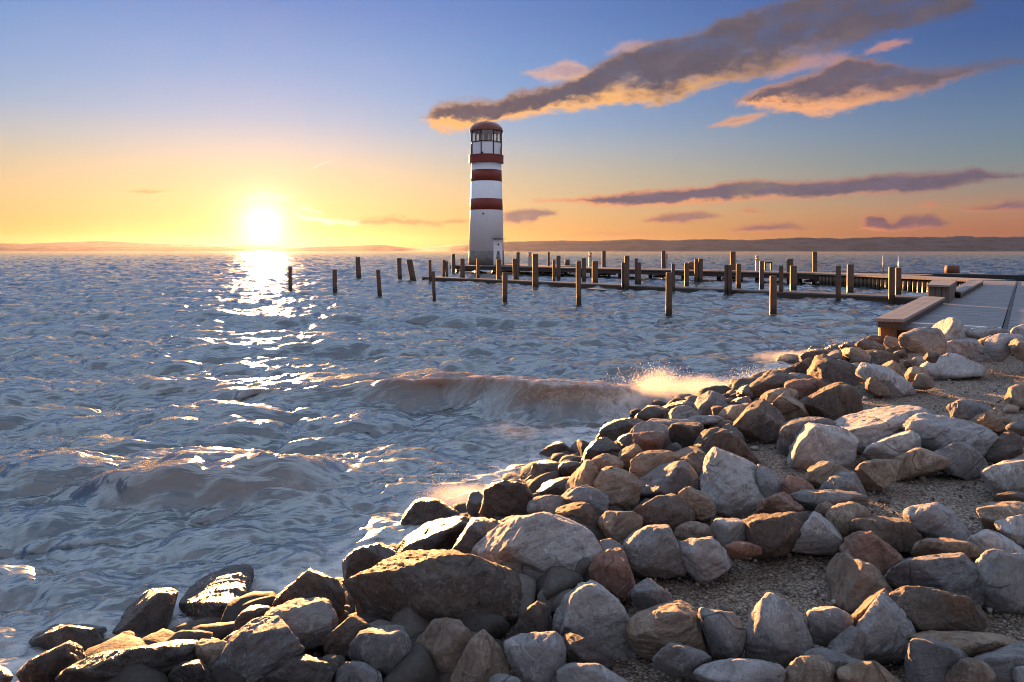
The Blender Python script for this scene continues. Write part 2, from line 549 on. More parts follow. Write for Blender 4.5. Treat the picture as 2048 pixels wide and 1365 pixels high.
ROCK_WET = {
    'w': ROCK['w'],
    'b': rock_mat('wet_brown_rock', c4(.105, .078, .060), c4(.075, .062, .054), c4(.032, .028, .026), c4(.19, .165, .14), 0.34, 0.5, 1.2, 0.35, 0.75),
    'g': rock_mat('wet_grey_rock', c4(.135, .145, .155), c4(.095, .100, .105), c4(.042, .042, .043), c4(.25, .26, .27), 0.34, 0.5, 1.2, 0.25, 0.75),
    't': rock_mat('wet_tan_rock', c4(.200, .140, .095), c4(.140, .102, .075), c4(.060, .046, .037), c4(.30, .24, .19), 0.36, 0.5, 1.2, 0.45, 0.65),
}


def wood_mat(name, a, b, grain_axis='z', wet=True, rough=0.7, scale=1.0):
    m, q, out = new_mat(name)
    oc = q.n('ShaderNodeTexCoord').outputs['Object']
    rnd = q.n('ShaderNodeObjectInfo').outputs['Random']
    p = q.v('ADD', oc, q.comb(q.m('MULTIPLY', rnd, 31.0), q.m('MULTIPLY', rnd, 17.0), 0.0))
    st_ = {'z': (26, 26, 1.4), 'x': (1.4, 26, 26), 'y': (26, 1.4, 26)}[grain_axis]
    n = q.noise(q.v('MULTIPLY', p, tuple(k * scale for k in st_)), 1.0, 6.0, 0.62, 0.6)
    n2 = q.noise(p, 3.0, 4.0, 0.6)
    col = q.mix(q.rng(n, 0.32, 0.66), a, b)
    col = q.mix(q.rng(n2, 0.5, 0.7, 0.0, 0.5), col, tuple(k * 0.45 for k in a[:3]) + (1,))
    r = rough
    if wet:
        pos = q.n('ShaderNodeNewGeometry').outputs['Position']
        sp = q.n('ShaderNodeSeparateXYZ')
        q.put(sp.inputs[0], pos)
        band = q.rng(q.m('ADD', sp.outputs[2], q.m('MULTIPLY', n2, 0.25)), 0.34, 0.52, 1.0, 0.0)
        col = q.mix(band, col, c4(.030, .028, .018))
        r = q.rng(band, 0, 1, rough, 0.3)
    principled(q, out, col, r, 0.35, bump(q, n, 0.012, 0.8))
    return m


POSTWOOD = wood_mat('weathered_post_wood', c4(.165, .098, .062), c4(.095, .062, .044))
DECKWOOD = wood_mat('grey_deck_wood', c4(.22, .205, .19), c4(.15, .138, .13), 'x', False, 0.62, 0.5)
DARKWOOD = wood_mat('dark_wet_timber', c4(.070, .050, .036), c4(.045, .033, .026), 'x', False, 0.6, 0.5)
BENCHWOOD = wood_mat('silver_grey_planks', c4(.27, .26, .245), c4(.19, .18, .17), 'x', False, 0.55, 0.6)


def plain_mat(name, col, rough=0.5, spec=0.4, var=0.15, scale=6.0, metal=0.0, bmp=0.004):
    m, q, out = new_mat(name)
    p = q.n('ShaderNodeTexCoord').outputs['Object']
    n = q.noise(p, scale, 6.0, 0.6, 0.4)
    streak = q.noise(q.v('MULTIPLY', p, (5, 5, 0.6)), 2.0, 5.0, 0.6)
    k = q.m('MULTIPLY', q.rng(n, 0.3, 0.7, 1 - var, 1 + var), q.rng(streak, 0.3, 0.75, 1 + var * .6, 1 - var * 1.2))
    cc = q.mix(1.0, col, q.comb(k, k, k), 'MULTIPLY')
    principled(q, out, cc, rough, spec, bump(q, n, bmp, 0.6), Metallic=metal)
    return m


WHITE = plain_mat('white_paint', c4(.80, .82, .86), 0.45, 0.4, 0.045)
RED = plain_mat('red_paint', c4(.20, .030, .018), 0.5, 0.4, 0.14)
ROOFRED = plain_mat('red_roof_sheet', c4(.20, .045, .030), 0.38, 0.5, 0.15)
CONCRETE = plain_mat('concrete', c4(.20, .19, .175), 0.8, 0.3, 0.22, 3.0)
STEEL = plain_mat('galvanised_steel', c4(.42, .42, .43), 0.4, 0.5, 0.1, 9.0, 0.7)
BLACK = plain_mat('black_iron', c4(.022, .022, .024), 0.5, 0.4, 0.2)
MARK = plain_mat('white_marking', c4(.72, .73, .74), 0.6, 0.4, 0.1, 20.0)
CURTAIN = plain_mat('dark_red_fitting', c4(.16, .045, .035), 0.6, 0.4, 0.2)
SUN_LENS = plain_mat('sun_orange_lens', c4(.75, .22, .07), 0.3, 0.5, 0.05)  # orange of reflected sunlight painted as the lens colour


def glass_mat():
    m, q, out = new_mat('lantern_glass')
    tr = q.n('ShaderNodeBsdfTransparent')
    tr.inputs[0].default_value = (0.93, 0.92, 0.90, 1)
    gl = q.n('ShaderNodeBsdfGlossy')
    gl.inputs['Roughness'].default_value = 0.03
    mx = q.n('ShaderNodeMixShader')
    mx.inputs[0].default_value = 0.08
    q.t.links.new(tr.outputs[0], mx.inputs[1])
    q.t.links.new(gl.outputs[0], mx.inputs[2])
    q.t.links.new(mx.outputs[0], out.inputs[0])
    return m


GLASS = glass_mat()

# ------------------------------------------------------------------ shore line and ground height
SHORE = np.array([(-60, -34), (-9, -2.6), (-4.2, 1.4), (-1.95, 3.05), (-.95, 3.8), (-.12, 5.35), (1.22, 7.45), (3.3, 9.5), (5.6, 12.1), (7.2, 13.2), (14, 16), (34, 20), (90, 22)], float)


def shore_dist(x, y):
    """signed distance to the waterline, positive on land"""
    p = np.stack([np.ravel(x), np.ravel(y)], 1)
    best = np.full(len(p), 1e9)
    sgn = np.ones(len(p))
    for a, b in zip(SHORE[:-1], SHORE[1:]):
        d = b - a
        t = np.clip(((p - a) @ d) / (d @ d), 0, 1)
        q = p - a - t[:, None] * d
        dd = np.hypot(q[:, 0], q[:, 1])
        s = np.where(d[0] * (p[:, 1] - a[1]) - d[1] * (p[:, 0] - a[0]) > 0, -1.0, 1.0)
        m = dd < best
        best = np.where(m, dd, best)
        sgn = np.where(m, s, sgn)
    return (best * sgn).reshape(np.shape(x))


def pile_height(x, y):
    """height of the middle of the stone bank"""
    d = shore_dist(x, y)
    t = np.clip(d / 1.5, -1.5, 1)
    h = np.where(t < 0, 0.45 * t, 0.50 * np.sin(np.clip(t, 0, 1) * math.pi / 2))
    return h + 0.03 * np.clip((d - 1.5) / 3.0, 0, 1)


GROUND_DROP = 0.13


def ground_height(x, y):
    return pile_height(x, y) - GROUND_DROP


def ray_hit(u, v, drop=0.0, floor=-9.0):
    ys = np.geomspace(0.9, 40, 3000)
    xs = (u - CU) / F * ys
    zs = EYE - (v - CV) / F * ys
    k = np.argmax(zs - np.maximum(pile_height(xs, ys) - drop, floor) < 0)
    return ys[k]


# ------------------------------------------------------------------ lake
def fft_tile(L, N, wl, spread, rms, seed, wind=-0.45 * math.pi):
    """height and sideways shift of one periodic patch of wind waves"""
    r = np.random.default_rng(seed)
    k1 = 2 * math.pi * np.fft.fftfreq(N, L / N)
    kx, ky = np.meshgrid(k1, k1)
    k = np.hypot(kx, ky)
    k[0, 0] = 1e-6
    kp = 2 * math.pi / wl
    c = (kx * math.cos(wind) + ky * math.sin(wind)) / k
    S = np.exp(-1.0 * (kp / k) ** 2) / k ** 3.3 * np.where(c > 0, np.abs(c) ** spread + 0.04, 0.03) * np.exp(-(k * L / N * 0.45) ** 2)
    S[0, 0] = 0
    a = np.sqrt(S) * (r.normal(size=k.shape) + 1j * r.normal(size=k.shape))
    h = np.fft.ifft2(a).real
    s = rms / h.std()
    dx = np.fft.ifft2(-1j * kx / k * a).real * s
    dy = np.fft.ifft2(-1j * ky / k * a).real * s
    return h * s, dx, dy


def sample(tile, L, x, y):
    N = tile.shape[0]
    fx, fy = (x / L * N) % N, (y / L * N) % N
    i, j = np.floor(fx).astype(int) % N, np.floor(fy).astype(int) % N
    a, b = fx - np.floor(fx), fy - np.floor(fy)
    i1, j1 = (i + 1) % N, (j + 1) % N
    return (tile[j, i] * (1 - a) + tile[j, i1] * a) * (1 - b) + (tile[j1, i] * (1 - a) + tile[j1, i1] * a) * b


T1, L1 = fft_tile(31.0, 512, 3.3, 9, 0.060, 21), 31.0
T2, L2 = fft_tile(9.1, 512, 0.8, 6, 0.016, 5, -0.36 * math.pi), 9.1


def crest(x, y, pts, h, front, back, trough):
    """a breaking wave along a line of points: steep side to the shore"""
    pts = np.array(pts)
    yc = np.interp(x, pts[:, 0], pts[:, 1])
    amp = np.interp(x, pts[:, 0], pts[:, 2])
    d = y - yc
    w = np.where(d < 0, np.exp(-np.abs(d / front) ** 2.0), np.exp(-(d / back) ** 2))
    return amp * (h * w - trough * np.exp(-((d + front * 2.4) / (front * 1.6)) ** 2)), amp * w, d


T3, L3 = fft_tile(4.7, 512, 0.46, 8, 0.0050, 15, -0.25 * math.pi), 4.7
NR, NC = 1450, 820
ys = 1.4 * (9000 / 1.4) ** (np.linspace(0, 1, NR) ** 1.0)
tt = np.linspace(-1, 1, NC)
Yg, Tg = np.meshgrid(ys, tt, indexing='ij')
Xg = (Tg + 1.6 * np.sign(Tg) * np.clip(np.abs(Tg) - 0.86, 0, 1) ** 1.2) * (1.02 * Yg + 2.4)
Xg = np.where(np.abs(Tg) > 0.97, Xg * (1 + 90 * (np.abs(Tg) - 0.97)), Xg)
rot = 0.35
xr, yr = Xg * math.cos(rot) - Yg * math.sin(rot), Xg * math.sin(rot) + Yg * math.cos(rot)
fade2 = np.clip(1 - (Yg - 25) / 60, 0, 1)
fade1 = np.clip(1.0 - (Yg - 300) / 3000, 0.30, 1)
sd_ = shore_dist(Xg, Yg)
calm = np.clip((-sd_ + 0.15) / 1.4, 0.18, 1.0)
Z = sample(T1[0], L1, Xg, Yg) * fade1 * calm + sample(T2[0], L2, xr, yr) * fade2 + sample(T3[0], L3, Xg, Yg) * np.clip(1.2 - Yg / 16, 0, 1)
DX = sample(T1[1], L1, Xg, Yg) * fade1 * calm * 1.5
DY = sample(T1[2], L1, Xg, Yg) * fade1 * calm * 1.5
wob = 0.12 * np.sin(Xg * 1.7) + 0.07 * np.sin(Xg * 4.1 + 1.0)
c1, w1, d1 = crest(Xg, Yg + wob, [(-6, 8.9, 0), (-3.6, 8.7, .35), (-2.0, 8.5, .55), (-.9, 8.3, .95), (0.4, 8.0, 1.05), (1.3, 7.9, .9), (2.2, 8.1, .25), (3, 8.3, 0)], 0.29, 0.24, 0.95, 0.09)
c2, w2, d2 = crest(Xg, Yg + wob * 0.6, [(-5, 5.6, 0), (-3.4, 5.3, .3), (-2.6, 5.15, 1), (-1.9, 5.0, .8), (-1.2, 4.9, .25), (-.6, 4.9, 0)], 0.075, 0.14, 0.45, 0.03)
c3, w3, d3 = crest(Xg, Yg - wob, [(-9, 12.6, 0), (-5, 12.2, .6), (-2, 12.0, 1), (1, 12.3, .7), (4, 13, 0)], 0.16, 0.35, 0.9, 0.05)
c4_, w4, d4 = crest(Xg, Yg + wob, [(-16, 18.5, 0), (-8, 17.6, .8), (-3, 17.0, 1), (3, 17.6, .6), (8, 18.5, 0)], 0.15, 0.4, 1.1, 0.05)
Z = Z * (1 - 0.45 * np.clip(w1, 0, 1)) + c1 + c2 + c3 + c4_
DY = DY - 0.10 * w1 - 0.05 * w2
V = np.stack([Xg + DX, Yg + DY, Z], -1).reshape(-1, 3)
idx = np.arange(NR * NC).reshape(NR, NC)
FC = np.stack([idx[:-1, :-1], idx[:-1, 1:], idx[1:, 1:], idx[1:, :-1]], -1).reshape(-1, 4)
keep = sd_.reshape(-1)[FC].max(axis=1) < 1.6
FC = FC[keep]
used = np.zeros(NR * NC, bool)
used[FC.ravel()] = True
remap = np.cumsum(used) - 1
FC = remap[FC]
V = V[used]
fo = np.exp(-np.clip(-sd_ - 0.10, 0, 9) / 0.38) * 0.9
fo = np.maximum(fo, np.where(d1 > -0.1, np.exp(-((d1 - 0.75) / 0.8) ** 2), 0) * np.clip((Xg + 1.2) / 1.8, 0, 1) * np.clip((4.2 - Xg) / 1.2, 0, 1) * 0.75)
fo = np.maximum(fo, np.clip((w1 - 0.86) / 0.14, 0, 1) * np.clip((Xg + 1.5) / 1.2, 0, 1) * 0.55)
fo = np.maximum(fo, np.exp(-((sd_ + 1.0) / 0.7) ** 2) * 0.35)
murk_glow = np.clip(w1 * 1.1, 0, 1) + np.clip(w2 * .5, 0, 1)
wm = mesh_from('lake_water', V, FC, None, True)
for nm, arr in (('foam', fo), ('murk_glow', murk_glow)):
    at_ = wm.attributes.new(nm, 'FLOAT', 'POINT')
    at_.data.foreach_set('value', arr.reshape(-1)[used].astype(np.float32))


def water_mat():
    m, q, out = new_mat('lake_water')
    pos = q.n('ShaderNodeNewGeometry').outputs['Position']
    turn = q.n('ShaderNodeVectorRotate', rotation_type='Z_AXIS')
    q.put(turn.inputs['Vector'], pos)
    turn.inputs['Angle'].default_value = -0.30
    bend = q.v('ADD', turn.outputs[0], q.v('MULTIPLY', q.noise(pos, 0.8, 2.0, 0.5, 0.0, 1), (0.5, 0.5, 0.0)))
    rip1 = q.noise(q.v('MULTIPLY', bend, (0.45, 1.7, 1.0)), 3.2, 3.0, 0.5, 0.3)
    rip2 = q.noise(q.v('MULTIPLY', bend, (0.38, 2.0, 1.0)), 10.0, 3.0, 0.55, 0.4)
    sp = q.n('ShaderNodeSeparateXYZ')
    q.put(sp.inputs[0], pos)
    near = q.rng(sp.outputs[1], 3.0, 40.0, 1.0, 0.0)
    nrm = bump(q, rip1, 0.046, 1.0)
    nrm = bump(q, rip2, 0.009, 1.0, nrm)
    foam = q.n('ShaderNodeAttribute', attribute_name='foam').outputs['Fac']
    murk_glow = q.n('ShaderNodeAttribute', attribute_name='murk_glow').outputs['Fac']
    fn = q.noise(q.v('MULTIPLY', pos, (1.0, 1.0, 1.0)), 6.0, 7.0, 0.66, 0.5)
    fa = q.rng(q.m('MULTIPLY', foam, q.rng(fn, 0.30, 0.68, 0.05, 1.35)), 0.12, 1.0, 0.0, 0.85, True)
    body = q.mix(q.noise(pos, 0.35, 3.0, 0.5), c4(.068, .098, .116), c4(.092, .116, .124))
    body = q.mix(q.m('MULTIPLY', murk_glow, 0.8, clamp=True), body, c4(.22, .13, .07))  # muddy crest water with its backlit orange glow painted into the colour
    col = q.mix(fa, body, c4(.62, .62, .60))
    rough = q.rng(fa, 0.0, 0.6, 0.12, 0.5)
    b = principled(q, out, col, rough, 0.5, nrm)
    b.inputs['IOR'].default_value = 2.15
    q.put(b.inputs['Specular IOR Level'], q.rng(murk_glow, 0.1, 0.9, 0.5, 0.16))
    q.put(b.inputs['Subsurface Weight'], q.m('MULTIPLY', murk_glow, 0.6, clamp=True))
    b.inputs['Subsurface Radius'].default_value = (1.0, 0.42, 0.16)
    b.inputs['Subsurface Scale'].default_value = 0.45
    return m


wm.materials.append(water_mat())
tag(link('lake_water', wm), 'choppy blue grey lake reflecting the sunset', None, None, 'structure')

# ------------------------------------------------------------------ ground of the shore
def gravel_mat():
    m, q, out = new_mat('shore_gravel')
    pos = q.n('ShaderNodeNewGeometry').outputs['Position']
    vo = q.n('ShaderNodeTexVoronoi', feature='F1')
    q.put(vo.inputs['Vector'], pos)
    vo.inputs['Scale'].default_value = 80.0
    v2 = q.n('ShaderNodeTexVoronoi', feature='F1')
    q.put(v2.inputs['Vector'], pos)
    v2.inputs['Scale'].default_value = 130.0
    sc = q.n('ShaderNodeSeparateColor')
    q.put(sc.inputs[0], vo.outputs['Color'])
    col = q.ramp(sc.outputs[0], [(0, c4(.16, .125, .095)), (.35, c4(.32, .26, .20)), (.7, c4(.43, .36, .29)), (1, c4(.56, .50, .43))])
    col = q.mix(q.rng(q.noise(pos, 1.2, 4.0, 0.6), 0.4, 0.65, 0, 0.5), col, c4(.20, .145, .105))
    col = q.mix(q.rng(vo.outputs['Distance'], 0.35, 0.75, 0, 0.75), col, c4(.04, .034, .03))
    wet = q.n('ShaderNodeAttribute', attribute_name='gap_shade').outputs['Fac']  # shade between the boulders, painted dark into the ground colour
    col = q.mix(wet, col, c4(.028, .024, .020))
    h = q.m('SUBTRACT', q.m('MULTIPLY', q.m('SUBTRACT', 1.0, vo.outputs['Distance']), 0.7), q.m('MULTIPLY', v2.outputs['Distance'], 0.3))
    principled(q, out, col, 0.85, 0.25, bump(q, h, 0.012, 1.0))
    return m


gx = np.concatenate([-np.geomspace(1, 60, 24)[::-1] - 5, np.linspace(-5.9, 12, 300), 12 + np.geomspace(.2, 80, 40)])
gy = np.concatenate([-np.geomspace(1, 60, 24)[::-1], np.linspace(-0.8, 16, 280), 16 + np.geomspace(.2, 30, 24)])
GX, GY = np.meshgrid(gx, gy, indexing='ij')
GZ = ground_height(GX, GY)
q3 = np.stack([GX.ravel(), GY.ravel(), np.zeros(GX.size)], 1)
GZ = GZ + (0.030 * fbm(q3 * 1.6, 3) + 0.012 * fbm(q3 * 7.0, 3)).reshape(GX.shape)
GZ = np.where(GY > 18, np.minimum(GZ, 0.25), GZ)
ii = np.arange(GX.size).reshape(GX.shape)
gf = np.stack([ii[:-1, :-1], ii[1:, :-1], ii[1:, 1:], ii[:-1, 1:]], -1).reshape(-1, 4)
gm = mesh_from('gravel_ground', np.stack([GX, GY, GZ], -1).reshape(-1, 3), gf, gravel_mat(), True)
gap_shade = np.clip((2.0 - shore_dist(GX, GY)) / 0.7, 0, 1) * 0.85  # mask of the painted shade, full along the stone bank
gm.attributes.new('gap_shade', 'FLOAT', 'POINT').data.foreach_set('value', gap_shade.ravel().astype(np.float32))
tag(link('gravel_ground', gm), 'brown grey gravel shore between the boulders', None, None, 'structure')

# ------------------------------------------------------------------ far hills
def hills(name, prof, dist, depth, col, seed, label):
    pr = np.array(P(prof))
    us = np.linspace(pr[0, 0], pr[-1, 0], 420)
    top = np.interp(us, pr[:, 0], pr[:, 1])
    x0 = (us - CU) / F * dist
    hz = (CV - top) / F * dist
    n = fbm(np.stack([us / 42.0, np.full_like(us, seed), np.zeros_like(us)], 1), 5, 0.55)
    hz = np.maximum(hz + n * 0.10 * np.clip(hz, 10, 200), 1.0)
    rows = []
    for k, (dy, fh) in enumerate(((-0.5, -0.02), (-0.38, 0.22), (-0.2, 0.6), (-0.06, 0.94), (0, 1.0), (0.15, 0.8), (0.5, -0.02))):
        nn = fbm(np.stack([us / 25.0, np.full_like(us, seed + k * 3.1), np.zeros_like(us)], 1), 4, 0.55)
        sc = (dist + dy * depth) / dist if dy < 0 else 1.0
        rows.append(np.stack([x0 * sc, np.full_like(us, dist + dy * depth) + nn * depth * 0.04, hz * fh * (1 + 0.12 * nn * (fh < 0.99))], 1))
    vv = np.concatenate(rows)
    n_ = len(us)
    a = np.arange(len(rows) * n_).reshape(len(rows), n_)
    ff = np.stack([a[:-1, :-1], a[:-1, 1:], a[1:, 1:], a[1:, :-1]], -1).reshape(-1, 4)
    m, q, out = new_mat(name + '_cover')
    pos = q.n('ShaderNodeNewGeometry').outputs['Position']
    nz = q.noise(q.v('MULTIPLY', pos, (.004, .004, .012)), 1.0, 6.0, 0.65)
    principled(q, out, q.mix(q.rng(nz, 0.35, 0.65), col, tuple(k * 0.55 for k in col[:3]) + (1,)), 0.9, 0.1)
    tag(link('hills', mesh_from(name, vv, ff, m, True)), label, None, None, 'structure')


hills('far_hills', '-500,492 -200,486 60,487 200,482 330,487 480,490 640,492 800,496 880,492 950,487 1010,486 1100,488 1230,482 1320,484', 11500, 2600, c4(.16, .15, .15), 2.0, 'pale hazy hills on the far shore left')
hills('near_hills', '-500,497 -100,493 100,492 260,494 420,493 540,496 640,493 700,492 765,489 800,494 850,499 960,500', 9300, 1400, c4(.15, .14, .13), 9.0, 'low orange hazed ridge across the lake left')
hills('right_hills', '840,501 900,492 960,486 1030,483 1110,481 1190,482 1260,478 1330,481 1420,478 1500,480 1590,475 1680,477 1760,474 1840,474 1920,473 2000,474 2100,472 2400,476 2700,486', 9800, 2400, c4(.10, .095, .10), 5.0, 'long purple hill range across the lake right')

# ------------------------------------------------------------------ haze over the lake
hz_m = bpy.data.materials.new('lake_haze')
hz_m.use_nodes = True
hz_m.node_tree.nodes.clear()
hq = G(hz_m.node_tree)
pv = hq.n('ShaderNodeVolumePrincipled')
pv.inputs['Color'].default_value = (0.84, 0.78, 0.86, 1)
pv.inputs['Density'].default_value = 3.0e-6
pv.inputs['Anisotropy'].default_value = 0.75
ho = hq.n('ShaderNodeOutputMaterial')
hz_m.node_tree.links.new(pv.outputs[0], ho.inputs['Volume'])
hb = MB()
hb.box((0, 4500, 130.0), (30000, 19000, 266.0))
tag(hb.build('haze', hz_m), 'thin evening haze over the lake and hills', None, None, 'stuff')

# ------------------------------------------------------------------ promenade with planks
EDGE0, EU = np.array([5.74, 10.6]), np.array([0.601, 0.799])          # left edge line of the promenade
AC = np.array([0.80, -0.60]); AC = AC / np.linalg.norm(AC)
DECK = 0.65


def prom(s, t):
    return EDGE0 + EU * s + AC * t


plank = MB()
ANG_AC = math.atan2(AC[1], AC[0])
for (t0, t1, s0, seed) in ((0.0, 1.50, 0.0, 1), (1.56, 3.2, -0.15, 2), (3.23, 6.4, -0.5, 3), (6.43, 22.0, -0.6, 4)):
    rr = random.Random(seed)
    s = s0
    while s < 20.6:
        w = 0.285
        c = prom(s + w / 2, (t0 + t1) / 2)
        plank.box((c[0], c[1], DECK - 0.03 + rr.uniform(-.003, .003)), (t1 - t0, w - 0.012, 0.06), ANG_AC, 0.006)
        s += w
PROMWOOD = wood_mat('grey_promenade_boards', c4(.215, .215, .225), c4(.165, .165, .175), 'y', False, 0.55, 0.25)
pr_o = plank.build('promenade', PROMWOOD)
tag(pr_o, 'grey boarded promenade along the shore', None, None, 'structure')
fr = MB()
for s in np.arange(-0.1, 20.5, 2.0):
    c = prom(s + .2, 10.9)
    fr.box((c[0], c[1], DECK - 0.17), (21.9, 0.16, 0.2), ANG_AC)
c = prom(10.2, 0.12)
fr.box((c[0], c[1], DECK - 0.19), (0.12, 20.6, 0.25), ANG_AC)
c = prom(10.2, 1.53)
fr.box((c[0], c[1], DECK - 0.18), (0.10, 20.6, 0.22), ANG_AC)
fr.build('joist_frame', DARKWOOD, pr_o)
mk = MB()
c = prom(0.62, 0.76)
mk.box((c[0], c[1], DECK + 0.006), (1.46, 0.10, 0.012), ANG_AC, 0.003)
mk.build('white_strip', MARK, pr_o)
rl = MB()
c = prom(10.2, 1.53)
rl.box((c[0], c[1], DECK + 0.004), (0.05, 20.6, 0.02), ANG_AC, 0.004)
rl.build('metal_rail', BLACK, pr_o)


def quad_platform(name, pts, z, thick, label, boards, cat='bench', group=None):
    """low board platform given by its four top corners"""
    p = [np.array(plane_pt(u, v, z))[:2] for u, v in pts]          # near-left, near-right, far-right, far-left
    base = (p[0] + p[1] + p[2] + p[3]) / 4
    root = empty(name, (base[0], base[1], z - thick), label, cat, group)
    top = MB()
    for k in range(boards):
        a0, a1 = k / boards + 0.006, (k + 1) / boards - 0.006
        q = [p[0] * (1 - a0) + p[1] * a0, p[0] * (1 - a1) + p[1] * a1, p[3] * (1 - a1) + p[2] * a1, p[3] * (1 - a0) + p[2] * a0]
        top.prism([tuple(x - base) for x in q], thick - 0.045, thick)
    top.build('seat_board', BENCHWOOD, root)
    sub = MB()
    ax = (p[3] - p[0]) / np.linalg.norm(p[3] - p[0])
    cr = (p[1] - p[0]) / np.linalg.norm(p[1] - p[0])
    ins = lambda i, a, b: tuple(p[i] + ax * a + cr * b - base)
    sub.prism([ins(0, .03, .03), ins(1, .03, -.03), ins(2, -.03, -.03), ins(3, -.03, .03)], -0.03, thick - 0.048)
    sub.build('underframe', DARKWOOD, root)
    return root, p, base


# long low bench on the promenade edge with its round corner leg
b1, pb, bb = quad_platform('plank_bench', [(1750, 637), (1808, 639), (1890, 595), (1847, 592)], 0.80, 0.11, 'long low plank bench at the near promenade corner, reaching over the stones', 3)
leg = MB()
lp = plane_pt(1778, 642, 0.74)
leg.lathe([(.125, -0.75), (.125, -0.02)], (lp.x - bb[0], lp.y + 0.05 - bb[1], 0), 20)
leg.build('leg', wood_mat('orange_brown_post', c4(.27, .14, .07), c4(.19, .10, .05), 'z', False), b1)
b2, _, _ = quad_platform('plank_bench', [(1904, 583), (1922, 585), (1967, 562), (1957, 560)], 0.80, 0.12, 'shorter plank bench at the far end of the promenade edge, behind the slatted box', 3)
# raised slatted box
tp = [np.array(plane_pt(u, v, 1.05))[:2] for u, v in ((1854, 569.7), (1899, 571.4), (1913.6, 561.8), (1864, 561))]
bc = sum(tp) / 4
bx = empty('utility_box', (bc[0], bc[1], DECK - 0.25), 'waist-low slatted timber box with a flat lid between the two plank benches', 'box')
lid = MB()
lid.prism([tuple(q - bc) for q in tp], 0.36 + 0.25, 0.40 + 0.25)
lid.build('lid', BENCHWOOD, bx)
wl_, n_s = MB(), 0
inner = [bc + (q - bc) * 0.90 for q in tp]
for a, b in zip(inner, inner[1:] + inner[:1]):
    L = np.linalg.norm(b - a)
    k = max(3, int(round(L / 0.13)))
    an = math.atan2(*(b - a)[::-1])
    for i in range(k):
        c = a + (b - a) * (i + .5) / k - bc
        wl_.box((c[0], c[1], 0.30), (L / k - 0.012, 0.03, 0.60), an, 0.004)
wl_.build('slatted_wall', wood_mat('slat_wood', c4(.19, .155, .125), c4(.12, .10, .085), 'z', False), bx)
core = MB()
core.prism([tuple((q - bc) * 0.93) for q in inner], 0.0, 0.58)
core.build('inner_box', DARKWOOD, bx)

# ------------------------------------------------------------------ pier to the lighthouse
PA, PD, PN = np.array([-5.2, 56.7]), np.array([.7071, -.7071]), np.array([.7071, .7071])
PLEN = float(np.linalg.norm(np.array([19.2, 32.3]) - PA))
ANGP = math.atan2(PD[1], PD[0])


def pier(s, w):
    return PA + PD * s + PN * w


pr_ = empty('pier', (PA[0], PA[1], 0), 'raised timber pier on piles running from the promenade out to the lighthouse', 'pier')
dk = MB()
s, rr = 0.0, random.Random(8)
while s < PLEN:
    wd = 6.6 if s < 8.5 else 2.6
    c = pier(s + .11, wd / 2) - PA
    dk.box((c[0], c[1], DECK - 0.035 + rr.uniform(-.004, .004)), (0.205, wd, 0.07), ANGP)
    s += 0.22
dk.build('deck', wood_mat('pier_deck_boards', c4(.20, .175, .155), c4(.14, .12, .105), 'y', False, 0.65, 0.4), pr_)
for (w, s0, s1) in ((0.15, 0, PLEN), (2.4, 0, PLEN), (6.3, 0, 8.5)):
    be = MB()
    c = pier((s0 + s1) / 2, w) - PA
    be.box((c[0], c[1], DECK - 0.20), (s1 - s0, 0.16, 0.25), ANGP)
    be.build('beam', DARKWOOD, pr_)
for w in (0.35, 2.25):
    s = 0.6
    while s < PLEN - 2:
        pl = MB()
        c = pier(s, w) - PA
        pl.lathe([(.13, -0.9), (.125, DECK - 0.34)], (c[0], c[1], 0), 12)
        pl.build('pile', POSTWOOD, pr_, True)
        s += 2.35
for s in (1.2, 4.6, 7.9):
    pl = MB()
    c = pier(s, 6.1) - PA
    pl.lathe([(.13, -0.9), (.125, DECK - 0.34)], (c[0], c[1], 0), 12)
    pl.build('pile', POSTWOOD, pr_, True)
for s in np.arange(1.0, PLEN - 3, 4.7):
    br = MB()
    c = pier(s, 1.3) - PA
    br.box((c[0], c[1], 0.22), (0.12, 2.4, 0.14), ANGP)
    br.build('cross_brace', DARKWOOD, pr_)

# quay with a palisade of round piles between the pier and the promenade
QA, QB = np.array([16.0, 35.5]), np.array([18.3, 27.3])
quay = empty('quay', (QA[0], QA[1], 0), 'light boarded quay edge faced with a row of round piles, joining pier and promenade', 'quay')
qd = QB - QA
ql = np.linalg.norm(qd); qd = qd / ql
qn = np.array([-qd[1], qd[0]])
ca = MB()
cc = qd * ql / 2 + qn * 0.75
ca.box((cc[0], cc[1], DECK - 0.03), (ql + 0.3, 1.9, 0.08), math.atan2(qd[1], qd[0]), 0.01)
ca.build('cap_board', wood_mat('light_cap_board', c4(.34, .28, .23), c4(.26, .215, .18), 'x', False, 0.6, 0.4), quay)
wl2 = MB()
cc = qd * ql / 2 + qn * 0.30
wl2.box((cc[0], cc[1], 0.0), (ql, 0.2, 1.1), math.atan2(qd[1], qd[0]))
wl2.build('back_wall', DARKWOOD, quay)
PALWOOD = wood_mat('palisade_wood', c4(.26, .175, .115), c4(.17, .12, .085))
rr = random.Random(3)
for i in range(34):
    pl = MB()
    c = qd * (0.1 + i * (ql - 0.2) / 33)
    r = rr.uniform(.095, .115)
    pl.lathe([(r, -0.9), (r * .97, DECK - 0.16 + rr.uniform(-.06, .05)), (r * .7, DECK - 0.10)], (c[0], c[1], 0), 12, close=True)
    pl.build('pile', PALWOOD, quay, True)

